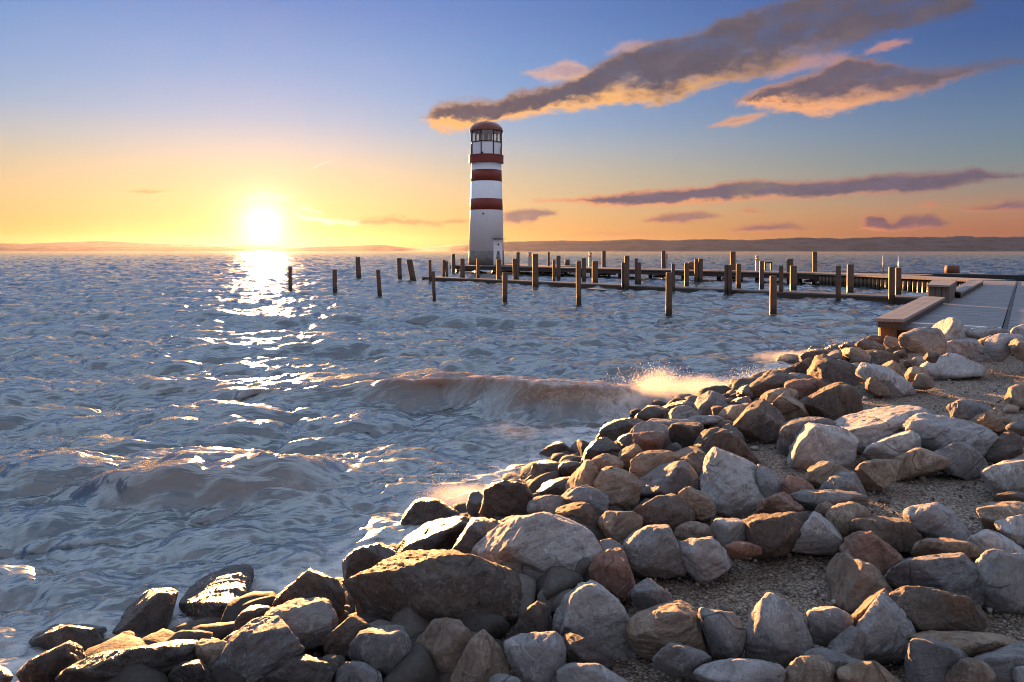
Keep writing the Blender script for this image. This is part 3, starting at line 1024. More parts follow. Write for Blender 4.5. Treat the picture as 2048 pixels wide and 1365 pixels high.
# ------------------------------------------------------------------ low jetty in front of the pier
JA, JB = np.array([-5.55, 42.2]), np.array([14.6, 22.6])
jd = JB - JA
jl = float(np.linalg.norm(jd)); jd = jd / jl
jn = np.array([-jd[1], jd[0]]) * 1.0
if jn[1] < 0:
    jn = -jn
ANGJ = math.atan2(jd[1], jd[0])
jt = empty('jetty', (JA[0], JA[1], 0), 'narrow plank jetty lying just above the water in front of the pier', 'jetty')
JW = 0.95
jdk, s, rr = MB(), 0.0, random.Random(5)
for k in range(5):
    c = jd * jl / 2 + jn * (JW * (k + .5) / 5)
    jdk.box((c[0], c[1], 0.195 + rr.uniform(-.006, .006)), (jl, JW / 5 - 0.015, 0.05), ANGJ)
jdk.build('deck', wood_mat('wet_jetty_boards', c4(.20, .175, .155), c4(.15, .13, .115), 'x', False, 0.38, 0.4), jt)
for w in (0.05, JW - 0.05):
    be = MB()
    c = jd * jl / 2 + jn * w
    be.box((c[0], c[1], 0.05), (jl, 0.12, 0.235), ANGJ)
    be.build('beam', DARKWOOD, jt)
for s in np.arange(0.5, jl, 2.6):
    be = MB()
    c = jd * s + jn * JW / 2
    be.box((c[0], c[1], -0.05), (0.15, JW - 0.25, 0.3), ANGJ)
    be.build('cross_brace', DARKWOOD, jt)
# small landing step beside it
stp = plane_pt(1196, 579, 0.10)
ls = empty('landing_step', (stp.x, stp.y, 0), 'short dark plank step floating against the front of the low jetty', 'step')
a = MB().box((0, 0, 0.09), (1.0, 0.42, 0.05), ANGJ, 0.006).build('board', DECKWOOD, ls)
a = MB().box((0, 0, -0.02), (0.92, 0.3, 0.16), ANGJ).build('float', DARKWOOD, ls)

# dark boom on the far side
f0, f1 = plane_pt(1662, 543.5, 0.35), plane_pt(2120, 552.5, 0.35)
fb = MB()
ff_ = (f1 - f0)
fb.box(((f0.x + f1.x) / 2, (f0.y + f1.y) / 2, 0.2), (ff_.length, 0.5, 0.34), math.atan2(ff_.y, ff_.x), 0.05)
tag(fb.build('breakwater_beam', plain_mat('tarred_timber', c4(.028, .026, .027), 0.55, 0.4, 0.2)), 'dark tarred breakwater beam in the water behind the promenade', 'breakwater')

# ------------------------------------------------------------------ mooring posts
OPEN_ = 'mooring posts standing in open water'
NEARJ = 'mooring posts along the low jetty'
ONP = 'posts rising beside the pier'
POSTS = [
    # u left, u right at the top, v top, u middle at the base, v base, wet foot, label, group
    (576.4, 583.8, 534.7, 581.0, 584.6, 'wooden mooring post nearest the sun glitter, farthest left of all', OPEN_),
    (664.9, 673.6, 539.2, 670.5, 590.0, 'thin mooring post second from the left in the front row in open water', OPEN_),
    (711.0, 720.4, 514.5, 717.5, 558.7, 'tall thick mooring post in the back row, farthest left of that row', OPEN_),
    (751.6, 760.0, 540.0, 760.0, 594.0, 'slightly leaning post third from the left in the front row of open water', OPEN_),
    (793.8, 802.8, 516.5, 799.5, 562.5, 'upright post just left of the leaning twin posts in the back row', OPEN_),
    (812.5, 819.0, 520.0, 824.0, 563.0, 'strongly leaning post, left one of the leaning twins', OPEN_),
    (817.5, 824.5, 519.5, 829.5, 563.6, 'strongly leaning post, right one of the leaning twins', OPEN_),
    (863.0, 870.0, 543.0, 868.5, 602.5, 'post standing in front of the left tip of the low jetty', OPEN_),
    (1005.6, 1015.7, 544.5, 1009.5, 607.6, 'sturdy front row post straight below the lighthouse', OPEN_),
    (1152.0, 1162.0, 522.7, 1157.5, 611.0, 'tall front row post right of the one below the lighthouse', OPEN_),
    (1331.7, 1344.0, 545.0, 1337.5, 638.0, 'thick front row post in open water, nearer than the slender jetty posts', OPEN_),
    (1539.5, 1553.0, 552.0, 1546.0, 636.0, 'thick dark-footed post farthest right of the front row in open water', OPEN_),
    (856.7, 862.8, 520.0, 860.5, 564.0, 'thin post at the left end of the low jetty', NEARJ),
    (884.5, 890.5, 520.0, 887.5, 557.5, 'taller one of the close pair left of the lighthouse base', NEARJ),
    (890.5, 896.0, 523.0, 894.0, 557.5, 'shorter one of the close pair left of the lighthouse base', NEARJ),
    (920.0, 929.5, 517.6, 925.5, 562.0, 'post behind the jetty just left of the lighthouse tower', NEARJ),
    (953.0, 959.6, 517.6, 956.0, 560.5, 'slim pale post before the concrete foot of the lighthouse', NEARJ),
    (993.0, 1002.7, 519.5, 998.0, 567.0, 'post before the white door at the right of the lighthouse foot', NEARJ),
    (1025.0, 1031.4, 517.7, 1029.5, 566.0, 'left post of the tight pair just right of the lighthouse', NEARJ),
    (1031.5, 1037.0, 516.0, 1035.0, 566.0, 'right post of the tight pair just right of the lighthouse', NEARJ),
    (1064.5, 1076.4, 508.5, 1071.0, 579.0, 'very tall thick post piercing the jetty beside the first bollard light', NEARJ),
    (1105.0, 1111.0, 520.0, 1108.0, 568.0, 'thin short post left of the tall one behind the jetty', NEARJ),
    (1113.0, 1121.0, 512.0, 1117.0, 562.0, 'tall post left of the red stump behind the jetty', NEARJ),
    (1164.0, 1171.8, 516.6, 1168.0, 564.0, 'reddish post just behind the tall front row post', NEARJ),
    (1184.0, 1196.0, 522.7, 1190.0, 571.5, 'broad dark-capped post at the landing step', NEARJ),
    (1243.0, 1249.0, 525.0, 1246.0, 581.0, 'shorter left post of the pair in front of the jetty middle', NEARJ),
    (1248.6, 1258.7, 512.0, 1253.5, 581.5, 'taller right post of the pair in front of the jetty middle', NEARJ),
    (1269.5, 1275.4, 517.5, 1272.5, 572.0, 'slim left post of the pair behind the jetty middle', NEARJ),
    (1275.6, 1282.0, 525.0, 1279.0, 572.5, 'shorter brown right post of the pair behind the jetty middle', NEARJ),
    (1342.5, 1349.7, 527.6, 1346.5, 588.0, 'slender post half hidden by a thick open water post', NEARJ),
    (1368.8, 1377.8, 526.5, 1373.0, 576.0, 'grey post between the thick front post and the twin dark posts', NEARJ),
    (1389.0, 1397.0, 518.0, 1392.5, 566.0, 'left one of the twin dark posts behind the jetty', NEARJ),
    (1397.2, 1405.8, 517.5, 1400.5, 566.0, 'right one of the twin dark posts behind the jetty', NEARJ),
    (1448.5, 1456.0, 530.0, 1453.0, 591.0, 'left one of two stout posts bound together in front of the jetty', NEARJ),
    (1455.8, 1463.8, 530.5, 1460.0, 591.5, 'right one of two stout posts bound together in front of the jetty', NEARJ),
    (1472.5, 1482.0, 528.0, 1477.0, 578.0, 'orange-edged post right of the two bound posts', NEARJ),
    (1519.0, 1528.0, 522.7, 1523.0, 579.0, 'pale brown post in front of the square timber rack on the pier', NEARJ),
    (1558.0, 1566.5, 531.7, 1562.0, 595.0, 'post in front of the jetty just right of the last open water post', NEARJ),
    (1573.6, 1586.0, 518.0, 1580.0, 569.0, 'tall wide post rising behind a shorter orange-edged one', NEARJ),
    (1580.5, 1593.0, 531.7, 1586.5, 584.0, 'shorter orange-edged post overlapping a tall wide one', NEARJ),
    (1672.0, 1681.4, 531.7, 1676.0, 608.0, 'rusty post in front of the right part of the jetty', NEARJ),
    (1694.5, 1707.0, 529.0, 1700.0, 588.5, 'reddish thick post behind the right part of the jetty', NEARJ),
    (1777.6, 1789.0, 534.0, 1783.0, 607.0, 'left of the two bright orange-edged posts before the palisade', NEARJ),
    (1791.0, 1802.0, 536.0, 1796.0, 592.0, 'right of the two bright orange-edged posts before the palisade', NEARJ),
    (903.0, 910.6, 508.6, 907.0, 547.0, 'post at the left end of the pier beside the lighthouse', ONP),
    (1033.0, 1039.5, 505.0, 1036.0, 551.0, 'post at the pier edge close to the lighthouse, behind the tight pair', ONP),
    (1094.3, 1099.7, 505.0, 1097.0, 549.0, 'thin pier post between the first bollard light and the red stump', ONP),
    (1203.7, 1211.6, 502.5, 1207.5, 551.0, 'tall pier post touching the horizon right of the second bollard light', ONP),
    (1323.0, 1331.0, 502.5, 1327.0, 556.0, 'tall pier post with an orange edge next to a pink bollard light', ONP),
    (1460.4, 1471.0, 503.6, 1465.5, 562.0, 'tall pier post with a pinkish top above the two bound posts', ONP),
    (1625.0, 1634.0, 504.0, 1629.5, 566.0, 'pier post standing alone right of the tall wide post', ONP),
]


def post_mesh(r, h, lean, seed):
    n, rows = 14, 18
    vs = []
    ang = np.linspace(0, 2 * math.pi, n, endpoint=False)
    zz = np.concatenate([[-0.9], np.linspace(-0.6, h - 0.03, rows - 3), [h - 0.008, h]])
    for k, z in enumerate(zz):
        rad = r * (1.04 - 0.05 * z / max(h, .5)) * (1 if k < rows - 1 else 0.86)
        q = np.stack([np.cos(ang) * 1.3, np.sin(ang) * 1.3, np.full(n, z * 0.8)], 1) + seed * 7.7
        rr_ = rad * (1 + 0.09 * gnoise(q) + 0.03 * gnoise(q * np.array([5, 5, 1.0])))
        tilt = 0.03 * r * np.cos(ang) if k >= rows - 2 else 0
        vs += list(zip(rr_ * np.cos(ang) + lean * z / max(h, .1), rr_ * np.sin(ang), z + tilt + np.zeros(n)))
    top = len(vs)
    vs.append((lean, 0, h + 0.004))
    fc = [(k * n + i, k * n + (i + 1) % n, (k + 1) * n + (i + 1) % n, (k + 1) * n + i) for k in range(rows - 1) for i in range(n)]
    fc += [((rows - 1) * n + i, (rows - 1) * n + (i + 1) % n, top) for i in range(n)]
    me = mesh_from('mooring_post', vs, fc, POSTWOOD, True)
    return me


for i, (ul, ur, vt, ub, vb, lab, grp) in enumerate(POSTS):
    Y = EYE * F / (vb - CV)
    top = at((ul + ur) / 2, vt, Y)
    bot = at(ub, vb, Y)
    r = (ur - ul) / F * Y / 2
    o = link('mooring_post', post_mesh(r, top.z, top.x - bot.x, i + 1.0), None, (bot.x, bot.y, 0))
    tag(o, lab, 'post', grp)

# small stump and frame on the pier, stump on the breakwater
for (ul, ur, vt, vb, z, lab) in ((1129.6, 1139.7, 519, 531.0, DECK, 'short red-brown stump on the pier deck'),
                                 (1377.0, 1387.0, 524.5, 539.5, DECK, 'short dark stump on the pier next to the twin dark posts'),
                                 (1891, 1917, 531, 546, 0.36, 'thick stump on the breakwater beam at the far right')):
    p = plane_pt((ul + ur) / 2, vb, z)
    Y = p.y
    r = (ur - ul) / F * Y / 2
    h = (vb - vt) / F * Y
    o = MB().lathe([(r, -0.02), (r, h * .5), (r * .96, h - .04), (r * .8, h)], (0, 0, 0), 16).build('timber_stump', wood_mat('stump_wood', c4(.20, .085, .055), c4(.12, .06, .045), 'z', False), None, True, p)
    tag(o, lab, 'stump')
p = plane_pt(1536, 541, DECK)
fr_ = empty('mooring_rack', p, 'small dark square timber rack standing on the pier deck', 'rack')
w_, h_ = 12 / F * p.y, 14 / F * p.y
for x in (-w_ / 2, w_ / 2):
    MB().box((x, 0, h_ / 2), (.09, .12, h_), 0, .01).build('upright', POSTWOOD, fr_)
MB().box((0, 0, h_ + .04), (w_ + .12, .14, .09), 0, .01).build('crossbar', DARKWOOD, fr_)

# bollard lights along the pier
for (u, vt, vb, w, lab) in ((1060, 504.7, 533, 6.6, 'pale bollard light with two sun-orange windows, nearest the lighthouse'),
                            (1180.7, 505, 533.5, 6.6, 'pale bollard light behind the middle of the pier'),
                            (1333.6, 507, 537, 4.4, 'pink sunlit bollard light next to a tall orange-edged pier post'),
                            (1514.5, 511.4, 542, 7.0, 'pale bollard light with an orange head, nearest the promenade')):
    p = plane_pt(u, vb, DECK)
    r, h = w / F * p.y / 2, (vb - vt) / F * p.y
    bl = empty('bollard_light', p, lab, 'light', 'bollard lights on the pier')
    MB().lathe([(r, 0), (r, h * .66)], (0, 0, 0), 16).build('post', STEEL, bl, False)
    MB().lathe([(r * .78, h * .66), (r * .78, h * .92)], (0, 0, 0), 16).build('lens', SUN_LENS, bl, True)
    MB().lathe([(r * 1.02, h * .92), (r * 1.02, h * .97), (r * .7, h)], (0, 0, 0), 16).build('cap', STEEL, bl, False)

# two slim metal poles on the quay
for (u, vt, vb, lab) in ((1766, 512, 548, 'left one of two slim metal poles on the quay'), (1797.5, 512, 551, 'right one of two slim metal poles on the quay')):
    p = plane_pt(u, vb, DECK)
    r, h = 3.0 / F * p.y / 2, (vb - vt) / F * p.y
    po = empty('metal_pole', p, lab, 'pole')
    MB().lathe([(r, 0), (r, h)], (0, 0, 0), 12).build('tube', STEEL, po, True)
    MB().lathe([(r * 2.2, 0), (r * 2.2, .03)], (0, 0, 0), 12).build('base_plate', STEEL, po)

# ------------------------------------------------------------------ lighthouse
LX, LY, LZ = -2.18, 58.0, DECK
lh = empty('lighthouse', (LX, LY, LZ), 'white lighthouse with red bands and a domed lantern room on the pier end', 'lighthouse')
NS = 96
rad = lambda z: 1.545 - 0.0335 * z * 1.0 if z < 1.2 else 1.505 - 0.0325 * (z - 1.2)
MB().lathe([(1.53, 0), (1.50, 1.19)], n=NS).build('concrete_base', CONCRETE, lh, True)
tw = MB()
tw.lathe([(1.485, 1.19), (1.27, 8.62)], n=NS)
tw.build('tower', WHITE, lh, True)
rt = lambda z: 1.485 + (1.27 - 1.485) * (z - 1.19) / (8.62 - 1.19)
for z0, z1 in ((4.63, 5.57), (7.05, 8.0)):
    MB().lathe([(rt(z0) + .002, z0 - .001), (rt(z0) + .012, z0), (rt(z1) + .012, z1), (rt(z1) + .002, z1 + .001)], n=NS).build('red_band', RED, lh, True)
MB().lathe([(1.27, 8.58), (1.48, 8.63), (1.48, 8.70), (1.46, 8.72), (1.46, 9.16), (1.48, 9.18), (1.48, 9.26), (1.25, 9.27)], n=NS).build('gallery', RED, lh, False)
PH = math.radians(-90 + 6 - 22.5)
oct_r = 1.27 / math.cos(math.pi / 8) * 0.965
MB().lathe([(oct_r, 9.24), (oct_r, 10.32)], n=8, phase=PH + math.pi / 8 - math.pi / 8).build('lantern_wall', WHITE, lh)
MB().lathe([(oct_r + .05, 10.30), (oct_r + .05, 10.38)], n=8, phase=PH).build('sill_ring', BLACK, lh)
for k in range(8):
    a = PH + k * math.pi / 4
    m_ = MB().box((math.cos(a) * (oct_r + .01), math.sin(a) * (oct_r + .01), 10.27), (.085, .085, 2.03), a, 0.01)
    m_.build('mullion', BLACK, lh)
    a2 = a + math.pi / 8
    rr2 = oct_r * math.cos(math.pi / 8)
    wd = 2 * oct_r * math.sin(math.pi / 8) - .10
    MB().box((math.cos(a2) * (rr2 - .02), math.sin(a2) * (rr2 - .02), 10.83), (.012, wd, .90), a2).build('window_pane', GLASS, lh)
MB().lathe([(oct_r + .03, 11.27), (oct_r + .03, 11.36)], n=8, phase=PH).build('head_ring', CURTAIN, lh)
MB().lathe([(.30, 10.38), (.30, 10.55), (.20, 10.60), (.20, 11.10), (.12, 11.25)], n=24).build('lamp', CURTAIN, lh, True)
for k in range(8):
    a = PH + math.pi / 8 + k * math.pi / 4 + 0.24
    MB().box((math.cos(a) * .98, math.sin(a) * .98, 10.86), (.04, .13, .92), a, .004).build('curtain', CURTAIN, lh)
dome = [(1.45, 11.30), (1.45, 11.35)] + [(1.40 * math.cos(t) ** 0.92, 11.35 + 0.80 * math.sin(t)) for t in np.linspace(0.05, 1.52, 14)]
MB().lathe(dome, n=24, phase=PH).build('roof', ROOFRED, lh, False)
MB().lathe([(.12, 12.13), (.12, 12.20), (.03, 12.26)], n=16).build('roof_cap', ROOFRED, lh, True)
da = math.radians(-90 + 44)
dr = MB().box((math.cos(da) * 1.45, math.sin(da) * 1.45, 1.05), (.09, .98, 2.1), da, .02).build('door', WHITE, lh)
MB().box((math.cos(da) * 1.505, math.sin(da) * 1.505 - .1, 1.0), (.05, .03, .14), da, .005).build('handle', BLACK, dr)
MB().box((math.cos(da) * 1.62, math.sin(da) * 1.62, 2.19), (.42, 1.25, .05), da, .01).build('canopy', BLACK, lh)
for a, z in ((math.radians(-90 - 8), 4.28), (math.radians(-90 + 43), 1.72 + 0.0)):
    rz = rt(z) + .06
    MB().box((math.cos(a) * rz, math.sin(a) * rz, z), (.14, .12, .14), a, .03).build('wall_lamp', BLACK, lh)
pa = math.radians(-90 + 66)
MB().lathe([(.035, 9.3), (.035, 9.95)], (math.cos(pa) * 1.36, math.sin(pa) * 1.36, 0), 10).build('antenna', BLACK, lh)
MB().box((math.cos(PH + .05) * 1.36, math.sin(PH + .05) * 1.36, 9.36), (.14, .2, .12), PH, .02).build('floodlight', BLACK, lh)

# ------------------------------------------------------------------ stones of the bank
ROCKS = [
('w','black wet boulder with a flat gilded top, farthest left in the water','61,1291 78,1274 98,1260 117,1250 162,1249 193,1256 195,1282 176,1315 137,1325 82,1321 59,1311','82,1278 121,1256 191,1262'),
('w','dull dark slab leaning against the gilded flat-topped boulder at far left','41,1352 68,1323 109,1305 145,1288 156,1297 166,1317 148,1338 121,1373 39,1373','66,1330 141,1295'),
('w','tall dark wet slab leaning left beside the broad wave-washed slab','221,1291 238,1260 273,1215 312,1186 336,1186 361,1207 342,1237 332,1272 305,1299 254,1301','244,1264 283,1217 332,1194'),
('w','long low black rock with a glittering gold crest along the bottom edge','115,1373 137,1348 168,1327 211,1315 244,1315 293,1303 332,1293 367,1293 375,1307 369,1334 332,1373 234,1383','139,1352 211,1320 293,1308 363,1298'),
('w','small sparkling wet rock cut off by the lower left corner','-30,1346 -5,1336 12,1340 22,1352 18,1372 -20,1375',''),
('w','broad flat wet slab sloping into the lake, water running over its top','342,1237 362,1209 393,1170 438,1149 487,1135 496,1147 491,1174 479,1209 479,1225 467,1260 434,1286 379,1295 346,1276','345,1237 385,1225 414,1209 467,1208'),
('w','small black stone between the wave-washed slab and the blue-grey block','475,1254 495,1227 508,1217 536,1217 538,1235 526,1252 498,1266 477,1264','495,1231 532,1221'),
('b','brown wet boulder with a peaked top, lapped by surf beside the huge gilded boulder','551,1217 561,1194 588,1172 618,1147 643,1157 670,1166 688,1194 690,1221 670,1241 655,1260 584,1256 555,1233','563,1196 620,1153 670,1172'),
('g','blue-grey cracked block with gold glints on its broken upper ledge','526,1241 547,1221 569,1217 592,1205 623,1209 651,1205 662,1223 672,1243 659,1266 655,1295 623,1307 575,1295 536,1276','538,1248 584,1237 655,1229'),
('g','long blue-grey sloping slab speckled with orange, in front of the cracked block','418,1350 444,1319 467,1295 487,1274 510,1260 551,1260 575,1272 594,1295 610,1307 594,1319 575,1344 545,1364 516,1377 420,1377','432,1340 506,1276 553,1264 596,1299'),
('t','small gilded wet stone tucked against the left end of the speckled slab','375,1323 393,1291 411,1284 438,1289 461,1295 448,1311 428,1327 414,1342 379,1332','395,1297 444,1311'),
('w','jagged glinting rock at the bottom edge below the small gilded stone','338,1370 354,1342 373,1329 403,1315 416,1334 420,1354 414,1379 338,1379','370,1338 407,1330'),
('w','black rock rimmed by an orange crescent at the bottom edge','518,1373 545,1344 569,1325 584,1313 608,1313 639,1321 651,1334 662,1354 662,1383 516,1383','547,1350 584,1321 639,1329'),
('w','little dark stone with a gold top behind the orange-crescent rock','643,1325 670,1315 686,1319 690,1332 670,1350 649,1344','649,1329 682,1325'),
('g','small blue stone with a gold patch on its slanting top, at bottom edge','672,1352 682,1329 711,1330 737,1338 756,1352 756,1383 670,1383','686,1334 711,1346 748,1352'),
('w','thin dark sliver of rock beside the start of the speckled blue-grey slab','442,1286 467,1266 496,1260 491,1276 467,1295 448,1295',''),
('b','dark boulder with a thin orange rim, wedged left of the blue-grey cube','654,1260 679,1243 707,1234 736,1250 742,1262 728,1276 720,1295 716,1327 689,1327 656,1319 650,1286','658,1266 705,1240 734,1254'),
('w','dark pointed rock standing in the foam left of the glistening red-brown slab','685,1139 701,1120 724,1100 736,1096 748,1106 775,1114 795,1127 783,1151 759,1178 724,1190 693,1170','703,1125 732,1100 775,1120'),
('b','huge dark boulder with a golden sunlit sloping top, largest by the water','720,1202 726,1184 767,1157 802,1135 830,1121 865,1121 904,1129 949,1133 998,1149 1025,1164 1033,1209 1021,1256 982,1272 943,1268 894,1272 826,1272 775,1266 734,1241','727,1191 777,1190 816,1179 855,1163 904,1142 949,1137'),
('g','blue-grey cube-like rock with a gold fleck, below the huge gilded boulder','705,1272 718,1264 759,1256 796,1256 810,1280 822,1307 830,1334 826,1362 787,1366 728,1334 714,1311','709,1274 748,1274 802,1272'),
('t','six-sided rock with a rusty brown face under the huge gilded boulder','824,1291 851,1268 865,1241 894,1237 931,1245 951,1268 943,1297 923,1330 896,1356 871,1350 836,1330 824,1307','855,1264 902,1266 943,1266'),
('t','olive grey triangular rock leaning on the right of the rusty-faced one','902,1368 923,1330 949,1295 955,1272 966,1270 988,1289 1013,1311 1017,1344 1002,1377 904,1381','961,1276 982,1315'),
('g','little blue stone at bottom edge between triangular and block-shaped rocks','980,1364 990,1346 1011,1348 1037,1358 1052,1377 980,1381',''),
('p','large smooth blue-grey boulder with an orange left rim, beside the huge gilded one','952,1125 975,1095 1005,1066 1040,1045 1085,1036 1120,1042 1145,1060 1180,1075 1215,1095 1220,1118 1205,1145 1185,1160 1160,1170 1110,1180 1070,1184 1030,1170 990,1155 960,1138','975,1112 1040,1056 1090,1044 1150,1070 1205,1098'),
('b','small dark stone in the deep shade under the large smooth boulder','1026,1266 1032,1245 1059,1229 1085,1210 1096,1217 1100,1248 1095,1272 1059,1276 1028,1280','1059,1235 1087,1217'),
('p','pale blocky rock with a flat top and ochre stains, at the bottom','1012,1288 1038,1274 1077,1270 1122,1269 1128,1282 1128,1321 1122,1344 1106,1362 1077,1364 1038,1354 1022,1334','1015,1290 1067,1281 1125,1282'),
('p','speckled light blue boulder with rounded top, right of the smooth boulder','1112,1235 1122,1215 1145,1194 1171,1172 1192,1164 1223,1176 1247,1194 1257,1227 1262,1266 1270,1295 1247,1313 1214,1307 1190,1295 1155,1280 1126,1260','1126,1225 1192,1174 1239,1202'),
('b','dark violet rock half hidden beneath the speckled blue boulder','1122,1299 1136,1266 1165,1276 1190,1291 1218,1315 1214,1334 1184,1338 1136,1336',''),
('p','pale rounded rock with grass roots, cut by the bottom edge','1118,1373 1126,1344 1141,1330 1165,1328 1194,1329 1223,1334 1247,1354 1262,1377 1204,1385 1118,1383','1126,1350 1165,1334 1223,1340'),
('r','reddish brown shaded rock between smooth boulder and rough grey dome','1180,1151 1196,1123 1239,1104 1255,1112 1262,1139 1272,1159 1270,1202 1251,1205 1214,1182 1188,1168',''),
('g','round dark blue stone below the rough grey dome','1264,1178 1272,1164 1294,1159 1321,1166 1339,1186 1335,1205 1302,1210 1278,1200',''),
('t','broad tan rock with a bright orange patch on its top, near bottom centre','1254,1252 1266,1235 1287,1227 1291,1219 1322,1211 1354,1204 1371,1211 1389,1233 1393,1262 1408,1284 1410,1301 1371,1303 1328,1305 1289,1311 1266,1291 1256,1272','1262,1246 1314,1230 1346,1227 1383,1235'),
('g','rough blue-grey stone with pale veins below the orange-patched rock','1312,1317 1328,1301 1344,1292 1363,1295 1398,1305 1418,1321 1418,1334 1391,1350 1344,1344 1316,1334','1318,1319 1344,1299 1402,1315'),
('g','olive grey egg-shaped rock left of the big pale violet one','1398,1246 1404,1225 1416,1217 1436,1225 1465,1235 1486,1256 1490,1282 1482,1307 1465,1321 1436,1323 1422,1307 1410,1280 1400,1264','1406,1229 1465,1243 1482,1264'),
('p','big pale violet boulder with a tapered top, on gravel near bottom','1494,1315 1500,1291 1497,1260 1502,1237 1506,1215 1531,1201 1549,1207 1578,1225 1600,1239 1611,1266 1621,1291 1623,1311 1607,1323 1562,1330 1523,1327','1508,1221 1533,1206 1582,1233'),
('p','wide pale slab with an orange right shoulder at the bottom edge','1396,1348 1416,1332 1455,1325 1475,1324 1514,1330 1543,1340 1559,1368 1555,1385 1445,1385 1398,1373','1402,1352 1465,1332 1496,1330 1551,1352'),
('t','bright orange-lit rock at bottom edge right of the wide pale slab','1566,1366 1582,1340 1602,1325 1635,1323 1648,1330 1664,1346 1674,1368 1664,1383 1570,1383','1602,1330 1609,1342 1582,1373'),
('p','flat-faced grey-lilac rock with chipped orange edge behind the gravel hollow','1607,1241 1617,1217 1644,1213 1668,1213 1691,1221 1716,1233 1712,1252 1695,1272 1660,1286 1621,1278','1621,1222 1668,1218 1710,1235'),
('g','violet wedge stone under the flat-faced grey-lilac rock','1664,1288 1687,1270 1712,1252 1724,1266 1714,1291 1712,1307 1718,1323 1687,1311',''),
('g','dark blue-grey stone in shadow below the violet wedge stone','1613,1321 1636,1303 1660,1302 1687,1311 1714,1323 1712,1338 1697,1346 1668,1354 1632,1348',''),
('p','large grey wedge with a zigzag orange-lit left edge','1697,1297 1707,1282 1724,1268 1732,1243 1742,1225 1761,1194 1773,1202 1800,1229 1816,1252 1826,1270 1820,1295 1804,1311 1775,1329 1746,1332 1714,1330 1707,1311','1757,1209 1736,1241 1726,1272 1705,1297'),
('t','narrow orange-lit stone behind the zigzag-edged wedge','1697,1258 1709,1225 1730,1202 1753,1193 1765,1202 1765,1225 1742,1252 1722,1272 1707,1272','1753,1198 1716,1233'),
('t','knobbly rock with a rough glowing orange face beside the gravel hollow','1658,1145 1660,1121 1677,1111 1695,1118 1716,1133 1730,1132 1750,1139 1769,1164 1789,1192 1787,1209 1769,1217 1742,1217 1710,1227 1687,1223 1668,1205 1669,1182 1671,1159','1722,1137 1727,1164 1726,1198'),
('r','pinkish stone with a sunlit left shoulder on top of the knobbly orange rock','1673,1102 1689,1084 1714,1073 1742,1072 1769,1090 1794,1114 1806,1133 1785,1155 1736,1143 1697,1123','1725,1075 1722,1092 1699,1114'),
('g','large slate grey boulder with orange chips, right of the pinkish stone','1785,1157 1793,1139 1820,1120 1853,1118 1875,1110 1910,1107 1927,1125 1947,1145 1951,1184 1941,1209 1892,1209 1834,1202 1804,1188 1789,1166','1793,1145 1824,1125 1910,1116 1941,1149'),
('b','dark purple boulder with a thin golden crest in front of the slate grey one','1789,1217 1800,1192 1824,1180 1855,1182 1892,1190 1927,1202 1949,1223 1960,1250 1970,1268 1931,1274 1859,1272 1828,1268 1808,1252','1800,1200 1824,1185 1892,1194 1929,1205'),
('g','big dark grey boulder cut by the right edge, its left corner orange','1950,1145 1960,1129 1984,1110 2009,1106 2050,1116 2078,1139 2082,1209 2048,1223 2019,1217 1980,1219 1960,1202 1949,1166','1984,1114 1978,1135 1968,1157'),
('g','tall grey-brown rock with an orange chip at its top, lower right','1814,1295 1828,1282 1855,1284 1882,1291 1908,1303 1937,1321 1933,1338 1908,1352 1902,1383 1816,1383 1812,1334','1824,1288 1855,1295 1921,1319'),
('t','flat slab with a long orange-lit front edge, lower right','1820,1274 1863,1266 1892,1270 1931,1267 1964,1270 1984,1282 2017,1288 2000,1303 1968,1313 1921,1313 1898,1305 1869,1291','1900,1284 1937,1286 1925,1297 2009,1292'),
('g','dark blue-violet rock at the right edge below the flat orange-edged slab','1935,1325 1968,1311 2019,1289 2039,1286 2068,1295 2072,1344 2029,1346 2009,1364 1980,1356 1960,1332',''),
('t','rounded tan rock with an orange crescent on its left, lower right corner','1894,1366 1902,1346 1921,1329 1937,1325 1959,1329 1976,1344 1990,1368 1984,1383 1898,1383','1937,1328 1921,1340 1908,1370'),
('p','small orange-lit pale stone in the lower right corner','2021,1338 2037,1334 2050,1330 2066,1344 2062,1368 2039,1362 2025,1350','2037,1338 2039,1356'),
('t','tan rock with two orange-lit bumps at bottom edge below the zigzag wedge','1680,1348 1687,1330 1712,1332 1746,1329 1769,1340 1781,1354 1802,1368 1793,1383 1707,1383 1683,1368','1689,1352 1712,1346 1750,1338'),
('p','white swirled rock with orange-lit cavities at the edge of the gravel','1812,1022 1824,1012 1853,1012 1878,1008 1898,1018 1921,1032 1931,1055 1935,1080 1931,1092 1882,1082 1853,1075 1843,1061 1824,1045 1816,1036','1824,1018 1878,1016 1877,1061'),
('b','long purple-brown rock with orange knobs on its left end','1705,1047 1716,1034 1726,1045 1736,1043 1765,1043 1785,1039 1814,1045 1834,1055 1843,1075 1841,1092 1820,1102 1785,1098 1757,1080 1716,1069','1718,1045 1765,1047 1824,1053'),
('t','tan rock with a softly lit shoulder left of the purple-brown one','1656,1032 1668,1018 1681,1010 1701,1007 1726,1010 1732,1026 1730,1045 1724,1061 1716,1071 1687,1082 1669,1061','1669,1022 1701,1016 1726,1018'),
('t','low brown stone under the white swirled rock','1837,1090 1855,1079 1892,1078 1918,1082 1943,1096 1947,1112 1912,1114 1873,1116 1834,1108','1853,1086 1918,1088'),
('p','smooth grey-blue stone between the swirled rock and the right edge','1939,1102 1953,1077 1980,1063 1996,1067 2019,1082 2039,1102 2046,1118 2019,1127 1960,1125','1957,1082 1992,1073 2031,1102'),
